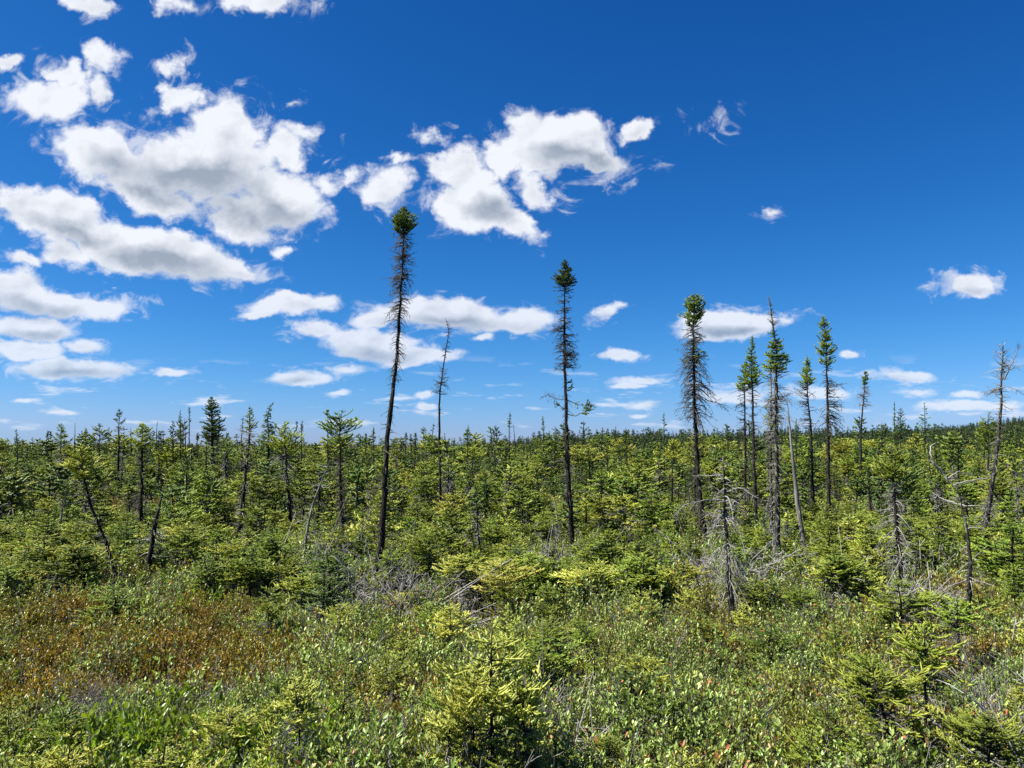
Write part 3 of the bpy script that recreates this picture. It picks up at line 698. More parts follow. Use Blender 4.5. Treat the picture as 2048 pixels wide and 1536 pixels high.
DN = dict(dsp=.045)
G1 = 'tall club-topped black spruces standing above the bog'
hero('black_spruce', 'tallest spruce, slightly curved, with small green tuft above a long bristly dead middle', 'tree', 10.6,
     [(806,408),(806,470),(802,560),(795,680),(785,780),(775,870),(769,960),(766,1030),(764,1080),(756,1120),(750,1160)], .043,
     [(412,470,6,30,'live',170,dict(prof=[3,12,20,28,30,22], rise=.35, sp=.03)), (460,520,28,30,'dead',90,dict(bend=-.1,rise=-.05,dsp=.03,tuft=.15)),
      (515,625,30,24,'dead',150,dict(bend=-.35,rise=-.05,dsp=.03)), (540,560,40,42,'dead',6,dict(bend=-.3)), (600,640,34,40,'dead',7,dict(bend=-.9,az=3.1,azs=.8)),
      (625,760,19,19,'dead',90,dict(bend=-.9,rise=.2,dsp=.06)), (760,900,10,12,'dead',40,dict(bend=-.8,dsp=.08)),
      (880,935,28,34,'live',9,dict(rise=.0,sp=.05)), (960,1120,40,60,'dead',34,dict(bend=-.3,dsp=.05))], 1, 'spruce_top', dead='twig_dark',
     phrase='the tallest spruce', group=None, extra=extras(limb([(795,700,0),(806,706,-.1),(812,713,-.1)], .006, 6, .04), limb([(768,900,0),(790,915,-.3),(802,938,-.4)], .008, 5, .08)))
hero('dead_spruce', 'thin bare dead spruce with a bent tip, just right of the tallest spruce', 'dead tree', 18,
     [(891,636),(898,660),(892,700),(886,740),(880,790),(879,860),(880,945)], .035,
     [(640,720,8,12,'dead',50,dict(dsp=.04)), (735,790,16,20,'dead',46,dict(bend=.1,dsp=.04)), (790,930,9,8,'dead',34,dict(bend=-.5))], 2,
     bark='bark', dead='twig_dark', phrase='the thin dead spruce', nl=.03, twig_r=1.3)
hero('black_spruce', 'tall slim spruce right of centre with pointed green tip and two low side limbs', 'tree', 14.6,
     [(1128,522),(1129,600),(1128,700),(1131,780),(1133,870),(1136,950),(1141,1020),(1144,1080)], .05,
     [(524,578,3,24,'live',150,dict(rise=.25,prof=[2,10,16,22,25],sp=.04)), (570,650,22,18,'live',20,dict(rise=.0,sp=.07,bend=.0)), (570,660,20,18,'dead',60,dict(bend=-.1,dsp=.04,tuft=.3)),
      (650,745,30,28,'dead',120,dict(bend=-.25,dsp=.035,tuft=.2)),(690,720,34,36,'dead',8,dict()), (745,900,9,9,'dead',40,dict(bend=-.6)),
      (765,785,16,18,'live',6,dict(az=0)),(860,960,45,60,'dead',14,dict(bend=-.2,rise=.1,dsp=.06)),(860,900,30,40,'live',6,dict(sp=.08))], 3, 'spruce_top', dead='twig_dark',
     phrase='the slim two-limbed spruce', step=.012, nl=.026, nw=.009, twig_r=1.2,
     extra=extras(limb([(1131,800,0),(1112,797,.1),(1095,790,.2),(1080,797,.3)], .011, 22, .13), limb([(1132,800,0),(1155,808,-.1),(1170,812,-.2),(1184,808,-.2)], .012, 16, .12, True),
                  limb([(1132,828,0),(1150,832,-.1),(1172,822,-.2),(1180,815,-.2)], .012, 18, .12, True), limb([(1133,822,0),(1120,812,.1),(1107,806,.1)], .009, 10, .1, True),
                  limb([(1141,985,0),(1110,990,-.1),(1085,1000,-.2)], .008, 6, .1), limb([(1141,980,0),(1170,984,-.2),(1195,982,-.2)], .008, 6, .1)))
hero('black_spruce', 'spruce with bushy green top over wide drooping dead limbs, left of the right-hand cluster', 'tree', 16.5,
     [(1388,592),(1386,650),(1387,720),(1389,800),(1392,870),(1396,940),(1402,1000),(1406,1060),(1412,1115)], .062,
     [(594,655,5,26,'live',110,dict(prof=[8,20,28,26,20],rise=.4,sp=.045)), (650,720,20,34,'dead',110,dict(bend=-.3,dsp=.045,tuft=.35)),
      (690,730,26,30,'live',14,dict(sp=.09)), (715,840,42,36,'dead',130,dict(bend=-.7,rise=.05,dsp=.05)), (840,960,18,14,'dead',36,dict(bend=-.6)),(1010,1110,50,60,'dead',30,dict(dsp=.06))], 4, 'spruce_mid', dead='twig_dark',
     phrase='the drooping-skirted spruce', nl=.03, nw=.010, step=.014, twig_r=1.4,
     extra=extras(limb([(1389,786,0),(1415,800,-.2),(1440,808,-.3),(1458,822,-.3)], .015, 24, .16), limb([(1387,800,0),(1375,815,0),(1367,828,.1)], .010, 8, .12)))
hero('black_spruce', 'narrow spruce with dense pointed green top, taller of a close pair, right cluster', 'tree', 18,
     [(1504,672),(1502,740),(1504,800),(1506,900),(1510,1030)], .045,
     [(674,775,3,20,'live',170,dict(prof=[2,9,14,18,20],rise=.25,sp=.05)), (770,900,18,12,'dead',80,dict(bend=-.1,dsp=.05)), (900,1010,12,12,'dead',24,dict())], 5,
     'spruce_mid', dead='twig_dark', phrase='the close spruce pair', nl=.032, nw=.011, step=.014, twig_r=1.4)
hero('black_spruce', 'shorter spruce of the close pair, green top leaning on its taller neighbour', 'tree', 18.6,
     [(1490,722),(1490,780),(1490,850),(1491,950),(1494,1030)], .04,
     [(724,785,4,20,'live',90,dict(rise=.25,sp=.05)), (780,900,24,12,'dead',70,dict(bend=-.1,dsp=.05,az=3.1,azs=1.2))], 6,
     'spruce_mid', dead='twig_dark', nl=.032, nw=.011, step=.014, twig_r=1.4)
hero('black_spruce', 'tall spruce of the right cluster with a dead black tip above its green crown', 'tree', 12.3,
     [(1535,594),(1544,640),(1550,700),(1549,780),(1551,860),(1553,950),(1554,1040),(1556,1130)], .048,
     [(596,655,4,16,'dead',60,dict(rise=.5,bend=.15,dsp=.035)), (655,745,6,26,'live',150,dict(prof=[4,12,20,25,26],rise=.05,sp=.04,bend=.15)),
      (735,850,28,26,'dead',120,dict(bend=-.15,rise=0,dsp=.04,tuft=.12)), (850,960,22,18,'dead',60,dict(bend=-.4)), (960,1110,16,20,'dead',40,dict(bend=-.5))], 7,
     'spruce_mid', bark='bark_lichen', dead='twig_dead', phrase='the dead-tipped spruce', nl=.024, nw=.008, step=.012, twig_r=1.15,
     extra=extras(limb([(1549,780,0),(1570,790,-.2),(1585,812,-.2)], .009, 16, .12), limb([(1550,830,0),(1575,838,-.2),(1600,850,-.3)], .009, 14, .1)))
hero('black_spruce', 'scraggly lichen-hung spruce half hidden just left of the dead-tipped spruce', 'tree', 14.5,
     [(1534,700),(1535,780),(1536,860),(1537,940),(1540,1040)], .036,
     [(702,790,10,14,'dead',40,dict(tuft=.5)), (735,760,22,26,'live',8,dict(az=3.1,azs=.6)), (800,880,24,22,'dead',70,dict(tuft=.5,dsp=.04)), (830,862,26,26,'live',16,dict(sp=.06)), (880,1020,14,16,'dead',40,dict())], 8,
     'spruce_mid', bark='bark_lichen', nl=.026, nw=.009, step=.013, twig_r=1.25)
hero('black_spruce', 'small slim spruce with pointed green head just right of the leaning bare grey pole', 'tree', 19,
     [(1613,713),(1614,780),(1620,850),(1622,920),(1626,1000)], .04,
     [(715,775,3,20,'live',100,dict(prof=[2,9,13,16,20],rise=.35,sp=.05)), (772,860,30,22,'dead',60,dict(bend=.0,rise=.2,dsp=.05,az=3.1,azs=1.6)), (860,980,12,12,'dead',30,dict())], 9,
     'spruce_mid', dead='twig_dark', phrase='the small slim spruce', nl=.034, nw=.011, step=.015, twig_r=1.4)
hero('black_spruce', 'tall narrow spruce with a green top and bare limbs reaching right near its middle', 'tree', 18,
     [(1645,632),(1650,700),(1652,780),(1653,860),(1654,920),(1656,985)], .046,
     [(634,735,3,22,'live',170,dict(prof=[2,11,14,16,22,14],rise=.35,sp=.05)), (730,790,14,12,'dead',50,dict()), (760,815,30,34,'dead',26,dict(az=0,azs=.7,bend=.0)),
      (812,850,30,34,'dead',36,dict(bend=-.6,az=0,azs=1.3)), (850,975,10,10,'dead',30,dict())], 10, 'spruce_mid', dead='twig_dark', phrase='the tall narrow spruce', nl=.032, nw=.011, step=.014, twig_r=1.4)
hero('bare_snag', 'straight grey barkless pole leaning left, with no branches left', 'dead tree', 13.5,
     [(1575,788),(1579,830),(1584,880),(1592,950),(1600,1020),(1610,1095)], .052,
     [(820,870,6,8,'dead',5,dict()), (940,1060,10,14,'dead',9,dict(dsp=.1))], 11, bark='bark_bare', dead='twig_pale', phrase='the leaning grey pole', trunk_rough=.08)
hero('black_spruce', 'small spruce on a thin leaning stem, alone against the sky right of the cluster', 'tree', 26,
     [(1734,742),(1732,780),(1727,820),(1723,860),(1722,930)], .05,
     [(743,770,3,12,'live',60,dict(rise=.2,sp=.06)), (768,815,13,18,'dead',60,dict(bend=-.2)), (815,900,8,8,'dead',20,dict())], 12, 'spruce_mid', dead='twig_dead', phrase='the lone leaning spruce', nl=.04, nw=.014, step=.018, twig_r=1.8)
hero('dying_spruce', 'leaning half-dead spruce with twisted lichen-covered forked top at the right edge', 'tree', 13.4,
     [(2014,688),(2010,760),(2006,810),(1999,880),(1986,960),(1972,1030),(1962,1085)], .048,
     [(690,770,20,16,'dead',60,dict(bend=.2,rise=.5,tuft=.35)), (725,745,40,40,'dead',5,dict(rise=.3)), (770,860,18,14,'dead',56,dict(bend=-.1)), (770,790,38,40,'dead',8,dict(az=3.1,azs=.5)), (870,1060,20,24,'dead',50,dict(dsp=.06)), (1000,1050,26,26,'dead',30,dict())], 13,
     'tamarack', bark='bark_lichen', phrase='the forked half-dead spruce', nl=.03, nw=.009, step=.016, twig_r=1.2,
     extra=extras(limb([(2008,760,0),(2022,730,-.1),(2034,705,-.1),(2040,690,-.1)], .014, 20, .13, False, .3), limb([(2006,775,0),(1990,778,.1),(1960,786,.2)], .009, 10, .12), limb([(2008,770,0),(2028,778,-.1),(2048,790,-.1)], .009, 10, .12),
                  limb([(1998,800,0),(2012,815,-.1),(2025,820,-.1)], .008, 8, .1), limb([(1985,955,0),(1960,958,-.1),(1912,972,-.2)], .009, 8, .1)))
hero('dead_spruce', 'crooked bleached dead trunk with a kinked top and pale bare limbs, front right', 'dead tree', 8.2,
     [(1898,962),(1908,1000),(1917,1060),(1925,1110),(1931,1170),(1935,1240)], .030,
     [(1000,1110,26,34,'dead',6,dict(dsp=.12)), (1080,1235,30,40,'dead',9,dict(dsp=.1,bend=-.5))], 14, bark='bark_lichen', dead='twig_pale', phrase='the crooked bleached trunk', trunk_rough=.2,
     extra=extras(limb([(1900,968,0),(1885,945,0),(1866,926,0),(1860,905,0),(1862,892,.1),(1870,886,.1)], .014, 3, .05), limb([(1904,972,0),(1920,966,0),(1945,960,-.1),(1975,956,-.2)], .010, 5, .07),
                  limb([(1895,958,0),(1915,942,.1),(1950,952,.2)], .008, 4, .06), limb([(1915,1008,0),(1890,1000,.1),(1866,985,.2)], .010, 8, .1), limb([(1917,1008,0),(1935,1012,-.1),(1962,1012,-.2)], .008, 4, .06),
                  limb([(1930,1150,0),(1950,1160,-.2),(1990,1172,-.4)], .007, 8, .1), limb([(1933,1160,0),(1900,1172,-.2),(1872,1190,-.3)], .007, 5, .08)))
hero('dead_spruce', 'bare dead tree with drooping grey twiggy branches in the open shrubs right of centre', 'dead tree', 8.8,
     [(1443,912),(1447,960),(1447,1020),(1450,1080),(1454,1140),(1458,1212)], .034,
     [(920,990,14,44,'dead',22,dict(rise=.3,bend=-.2,dsp=.05)), (990,1090,50,50,'dead',46,dict(bend=-.6,dsp=.04,rise=.1)), (1090,1200,44,46,'dead',40,dict(bend=-1.0,rise=.15,dsp=.04))], 15,
     bark='bark_lichen', dead='twig_pale', phrase='the drooping dead tree', trunk_rough=.25,
     extra=extras(limb([(1446,1000,0),(1410,1000,-.2),(1370,1010,-.3),(1345,1035,-.4)], .008, 16, .14), limb([(1446,985,0),(1480,975,-.2),(1520,1000,-.3)], .008, 14, .12),limb([(1444,950,0),(1415,952,.1),(1395,950,.2)],.007,8,.1)))
hero('black_spruce', 'spruce with round yellow-green top over a skirt of dead grey twigs, right of centre', 'tree', 9.6,
     [(1790,890),(1794,950),(1796,1010),(1798,1080),(1803,1150)], .034,
     [(892,965,6,34,'live',80,dict(prof=[6,22,32,38,36],rise=.3,sp=.035)), (960,1010,30,30,'dead',40,dict(tuft=.3)), (985,1010,50,50,'live',9,dict(az=.3,azs=.5)), (1000,1140,44,50,'dead',64,dict(bend=-.5,dsp=.04))], 16,
     'spruce_yellow', phrase='the skirted yellow-topped spruce', nl=.02, nw=.006, step=.008, trunk_rough=.25)
hero('black_spruce', 'leaning spruce with a yellow-green head on a long bare curved stem, left foreground', 'tree', 10.6,
     [(170,893),(172,930),(178,975),(190,1020),(203,1060),(214,1100),(228,1148)], .027,
     [(895,960,5,40,'live',85,dict(prof=[6,24,34,44,38],rise=.2,sp=.035)), (955,1010,36,28,'dead',30,dict(bend=-.1,tuft=.3)), (1000,1120,10,8,'dead',20,dict())], 17,
     'spruce_yellow', phrase='the leaning yellow-headed spruce', nl=.02, nw=.007, step=.008)
hero('broken_stub', 'thick dark broken dead trunk with short curled pale limbs, front left', 'dead tree', 11,
     [(325,982),(318,1015),(312,1050),(305,1090),(298,1135)], .055,
     [(1000,1040,12,12,'dead',8,dict()), (1050,1120,36,36,'dead',26,dict(bend=-.3,dsp=.07))], 18, bark='bark', dead='twig_pale', phrase='the dark broken stub', trunk_rough=.3,
     extra=extras(limb([(309,1062,0),(325,1066,-.2),(324,1078,-.3)], .010, 6, .08), limb([(308,1088,0),(290,1082,-.2),(278,1095,-.3),(276,1115,-.3)], .011, 8, .1), limb([(308,1075,0),(316,1088,-.2),(300,1094,-.2)], .009, 4, .08)))
hero('black_spruce', 'dark-trunked spruce with a small brownish-green top on a straight pole, left side', 'tree', 17,
     [(285,846),(284,900),(282,960),(280,1050)], .052,
     [(848,900,5,20,'live',80,dict(prof=[6,16,22,24,18],sp=.05)), (895,950,22,12,'dead',60,dict(tuft=.3)), (950,1040,10,8,'dead',20,dict())], 19, 'spruce_mid', dead='twig_dark', phrase='the brown-topped pole spruce', nl=.03, nw=.011, step=.014, twig_r=1.4)
hero('black_spruce', 'spruce with sparse yellow pointed top and grey dead branches, left of the tallest spruce', 'tree', 15.5,
     [(497,813),(496,870),(490,940),(484,1000),(478,1060)], .05,
     [(815,870,5,20,'live',44,dict(rise=.1,sp=.06,bend=.3)), (860,930,24,26,'dead',60,dict(tuft=.4)), (905,925,30,34,'live',14,dict(sp=.06)), (930,1050,12,12,'dead',30,dict())], 20, 'spruce_yellow', dead='twig_dead', phrase='the sparse yellow-topped spruce', nl=.03, nw=.01, step=.014, twig_r=1.3)
hero('black_spruce', 'bushy-topped spruce on a dark stem, between the sparse yellow-topped and flat-crowned spruces', 'tree', 17.5,
     [(568,843),(570,900),(573,950),(578,1012)], .04,
     [(845,915,6,38,'live',46,dict(prof=[6,22,30,38,42],sp=.05,rise=.3)), (905,970,36,20,'dead',50,dict()), (970,1010,12,12,'dead',12,dict())], 21, 'spruce_mid', phrase='the bushy-topped spruce', nl=.032, nw=.011, step=.014, twig_r=1.4)
hero('black_spruce', 'flat open-crowned spruce with upswept spreading branches, left of the tallest spruce', 'tree', 15.5,
     [(683,826),(682,880),(683,930),(684,990),(687,1052)], .042,
     [(828,900,12,44,'live',40,dict(prof=[10,34,44,50,30],rise=.45,sp=.05,bend=.1)), (880,1000,30,24,'dead',36,dict(bend=-.1)), (1000,1050,16,16,'dead',10,dict())], 22, 'spruce_mid', dead='twig_dark', phrase='the flat-crowned spruce', nl=.03, nw=.011, step=.012, twig_r=1.3)
hero('bare_snag', 'thin pale dead pole leaning right, left of the flat-crowned spruce', 'dead tree', 13,
     [(662,922),(645,960),(630,1000),(616,1050),(606,1115)], .03,
     [(930,1100,26,26,'dead',40,dict(dsp=.06))], 23, bark='bark_bare', dead='twig_pale', phrase='the thin leaning pole')
hero('black_spruce', 'small rounded spruce with a yellow-green cap and grey branches below, far left', 'tree', 21,
     [(122,848),(121,900),(120,950),(120,1005)], .04,
     [(849,890,5,20,'live',50,dict(sp=.06)), (885,980,16,12,'dead',50,dict())], 24, 'spruce_mid', phrase='the far-left capped spruce', nl=.036, nw=.012, step=.016, twig_r=1.5)
hero('spruce', 'full cone-shaped dark spruce, the tallest in the thicket left of centre', 'tree', 30,
     [(424,794),(424,850),(425,940)], .09,
     [(795,880,3,28,'live',190,dict(prof=[2,12,18,14,22,26,20],sp=.11,rise=.05,bend=.2)), (870,930,18,14,'dead',40,dict())], 25, 'spruce_dark', phrase='the cone-shaped dark spruce', nl=.05, nw=.018, step=.022, twig_r=2)
hero('tamarack', 'feathery tamarack with its tip bent over to the right, left of centre', 'tree', 27,
     [(549,804),(541,808),(537,830),(539,880),(540,945)], .06,
     [(806,905,3,26,'live',170,dict(prof=[2,8,12,18,24,26],sp=.09,rise=.1,bend=-.3))], 26, 'tamarack', phrase='the bent-tipped tamarack', nl=.04, nw=.008, step=.018, twig_r=1.5)
hero('black_spruce', 'open spruce with few spreading branches against the sky, left side', 'tree', 27,
     [(237,818),(236,850),(235,900),(235,950)], .05,
     [(820,862,4,20,'live',34,dict(sp=.12,rise=.1)), (855,930,14,10,'dead',24,dict())], 27, 'spruce_dark', dead='twig_dark', phrase='the open spruce', nl=.045, nw=.014, step=.02, twig_r=1.8)
# slimmer far trees rising over the horizon: (x, top y, base y, depth, half width px, kind, words)
SKY = [
 (361,820,925,30,9,'s','thin pointed spruce in a row of three, left of the cone-shaped spruce'),
 (378,815,915,33,4,'t','slim stick-like spruce with a tiny tuft, right in the row of three'),
 (371,835,915,33,3,'d','bare dead stick between two slim spruces, left of centre'),
 (346,842,930,28,14,'s','bushy dark spruce at the foot of the row of three'),
 (318,862,930,30,12,'s','short dark spruce left of the row of three slim spruces'),
 (313,842,900,36,2,'d','bare dead stick poking above the thicket, left side'),
 (198,848,925,27,22,'w','wide-armed green spruce against the sky, left side'),
 (150,846,920,34,3,'d','thin bare dead stem beside the far-left capped spruce'),
 (172,856,915,36,8,'w','little sparse spruce against the sky, far left'),
 (34,870,930,30,10,'s','small dark spruce at the far left edge of the treeline'),
 (93,862,915,40,5,'t','thin tuft-topped spruce, second from the far-left capped spruce'),
 (102,863,915,42,4,'t','thin tuft-topped spruce nearest the far-left capped spruce'),
 (262,855,915,34,3,'d','thin dead spire right of the open spruce'),
 (483,832,925,26,10,'b','brown dying spruce touching the yellow-topped spruce'),
 (592,842,930,28,5,'t','thin tuft-topped spruce right of the bushy-topped spruce'),
 (603,843,915,30,4,'t','slim leaning tuft-topped spruce by the bushy-topped spruce'),
 (656,822,930,30,5,'b','thin dead-looking spire behind the flat-crowned spruce'),
 (394,865,920,36,5,'t','small slim spruce left of the cone-shaped spruce'),
 (455,866,920,34,7,'t','small round-topped spruce right of the cone-shaped spruce'),
 (732,868,915,38,5,'t','tiny spire just left of the tallest spruce'),
 (747,855,925,34,8,'s','small spruce touching the tallest spruce on its left'),
 (811,866,915,45,6,'t','leftmost of three tiny tuft-topped spruces right of the tallest spruce'),
 (822,869,915,45,4,'t','middle of three tiny tuft-topped spruces right of the tallest spruce'),
 (830,867,915,45,5,'t','rightmost of three tiny tuft-topped spruces right of the tallest spruce'),
 (858,872,915,48,4,'t','tiny spire left of the thin dead spruce'),
 (866,870,915,48,5,'t','tiny tufted spire close left of the thin dead spruce'),
 (889,866,915,45,3,'d','bare little stick just right of the thin dead spruce'),
 (935,850,915,34,12,'l','small airy tamarack in the centre treeline'),
 (1018,825,925,30,6,'t','slim spire with short whorls, in the centre treeline'),
 (1030,848,920,34,4,'b','thin dead spire touching the slim spire in the centre treeline'),
 (1087,833,930,33,5,'t','slim spire left of the two-limbed spruce'),
 (1203,855,930,36,16,'l','round soft tamarack right of the two-limbed spruce'),
 (1233,850,915,40,3,'d','dead broken spire right of the two-limbed spruce'),
 (1328,825,940,28,13,'l','open light-green tamarack left of the drooping-skirted spruce'),
 (1252,858,925,34,14,'s','small full spruce left of the open tamarack'),
 (1850,806,910,45,16,'l','upper tamarack rising above the dark forest, right side'),
 (1789,803,900,48,5,'s','small dark spire beside a fuller spruce above the forest, right'),
 (1801,816,900,46,15,'s','full dark spruce above the forest edge, right side'),
 (1592,838,930,30,12,'l','soft tamarack behind the leaning grey pole'),
 (1976,824,940,26,24,'w','pale green broad spruce behind the forked half-dead spruce'),
 (1390,866,1010,19,30,'y','yellow-green bushy spruce in front of the drooping-skirted spruce stem'),
 (1345,880,1000,20,24,'y','bushy spruce left of the drooping-skirted spruce stem'),
]
def sky_tree(i, x, y0, y1, Y, hw, kind, words):
    nlen = .0011*Y+.008; st = .0005*Y+.004; sp = .0028*Y
    mat = {'s':'spruce_dark','t':'spruce_dark','d':'spruce_dark','w':'spruce_mid','b':'spruce_dark','l':'tamarack','y':'spruce_yellow'}[kind]
    z = {'s': [(y0,y0+(y1-y0)*.75,2,hw,'live',80,dict(sp=sp,prof=[hw*.1,hw*.55,hw*.7,hw,hw*.9]))],
         'w': [(y0,y0+(y1-y0)*.7,2,hw,'live',60,dict(sp=sp,rise=.25,prof=[hw*.15,hw*.6,hw,hw,hw*.8]))],
         'y': [(y0,y0+(y1-y0)*.4,2,hw,'live',70,dict(sp=sp,rise=.25,prof=[hw*.2,hw*.6,hw*.8,hw,hw*.9])), (y0+30,y1-10,hw*.7,hw*.6,'dead',40,dict())],
         't': [(y0,y0+(y1-y0)*.3,2,hw,'live',40,dict(sp=sp,rise=.2)), (y0+(y1-y0)*.25,y1,hw*.9,hw*.8,'dead',50,dict(dsp=.08))],
         'b': [(y0,y1,hw*.5,hw,'dead',80,dict(dsp=.06,tuft=.2))],
         'd': [(y0,y1,hw,hw,'dead',26,dict(dsp=.1))],
         'l': [(y0,y0+(y1-y0)*.7,2,hw,'live',50,dict(sp=sp*1.1,rise=.15,bend=.1,prof=[hw*.1,hw*.5,hw*.8,hw,hw*.9]))]}[kind]
    nm = {'d':'bare_snag','l':'tamarack'}.get(kind, 'black_spruce'); ct = {'d':'dead tree'}.get(kind, 'tree')
    hero(nm, words, ct, Y, [(x+np.random.default_rng(i).uniform(-3, 3)*(0 if kind=='s' else 1), y0), (x, (y0+y1)/2), (x, y1)], .0011*Y+.006, z, 600+i, mat, 'bark', 'twig_dark', step=st, nl=nlen, nw=nlen*(.22 if kind=='l' else .36), twig_r=.6+Y*.03, depth_wob=.01)
for i, r in enumerate(SKY): sky_tree(i, *r)

# ------------------------------------------------------------------ bushy dwarf spruces
def bush_meshes(seed, lod, form):
    """unit-ish dwarf spruce about 1.3 m tall; lod 0 near, 1 middle, 2 far"""
    rng = np.random.default_rng(seed)
    H = 1.3; bend = rng.normal(0, .05, 2)
    z = np.linspace(0, H, 6); pts = np.stack([bend[0]*np.sin(z*2)+rng.normal(0, .012, 6), bend[1]*np.sin(z*2.3)+rng.normal(0, .012, 6), z], 1); pts[0, :2] = 0
    st, nl, nw, sp, nb = [(.0032,.015,.0048,.036,72), (.009,.022,.010,.048,62), (.030,.045,.024,.10,34)][lod]
    prof = {'round': [.34,.44,.46,.38,.26,.12], 'flat': [.24,.40,.52,.50,.36,.14], 'cone': [.42,.36,.32,.24,.16,.06], 'high': [.16,.28,.34,.31,.22,.10], 'low': [.58,.62,.54,.42,.26,.12], 'pole': [.10,.19,.22,.17,.13,.05]}[form]
    z0 = {'round':.46,'flat':.66,'cone':.32,'high':.80,'low':.16,'pole':.88}[form]
    zones = [dict(z0=z0,z1=H,prof=prof,kind='live',n=nb,sp=sp,rise=.10,bend=.16,whorl=.11,lmin=.5,kr=(.40, .40, .5)[lod],core=(.0085, .012, .024)[lod])]
    if form == 'pole':
        zones[0]['n'] = nb//2
        zones.append(dict(z0=.15,z1=1.12,w0=.09,w1=.17,kind='dead',n=80,bend=-.3,dsp=.06,fine=lod==0))
    elif lod < 2:
        zones.append(dict(z0=.08,z1=z0+.25,w0=.30,w1=.34,kind='dead',n=(60 if lod==0 else 40),bend=-.25,dsp=.05 if lod==0 else .08,fine=lod==0))
    else: zones.append(dict(z0=.08,z1=z0+.1,w0=.3,w1=.34,kind='dead',n=8,dsp=.2,fine=False))
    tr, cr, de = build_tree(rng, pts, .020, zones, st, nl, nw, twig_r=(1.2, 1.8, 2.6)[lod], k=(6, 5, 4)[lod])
    return tr, cr, de
def form_mesh(trip, leaf, dead='twig_dead'):
    tr, cr, de = trip
    return tr.mesh('trunk', [M['bark']]), cr.mesh('crown', [M[leaf], M['bark']]), de.mesh('dead_branches', [M[dead]])
FORMS = ['round','flat','cone','high','low','pole']
NEAR = {}; MIDB = {}
def near_bush(form, leaf, v):
    k = (form, leaf, v)
    if k not in NEAR: NEAR[k] = form_mesh(bush_meshes(700+FORMS.index(form)*7+v, 0, form), leaf)
    return NEAR[k]
_mid = {}
def mid_bush(form, leaf, v):
    k = (form, leaf, v)
    if (form, v) not in _mid: _mid[(form, v)] = bush_meshes(800+FORMS.index(form)*7+v, 1, form)
    if k not in MIDB: MIDB[k] = form_mesh(_mid[(form, v)], leaf)
    return MIDB[k]
def place_tree(name, label, cat_, meshes, loc, rz, sc, tilt=(0, 0), group=None):
    r = empty(name, loc, rz, sc); r.rotation_euler = (tilt[0], tilt[1], rz); tag(r, label, cat_, group)
    for n_, me in zip(('trunk','crown','dead_branches'), meshes): obj(n_, me, r)
    return r
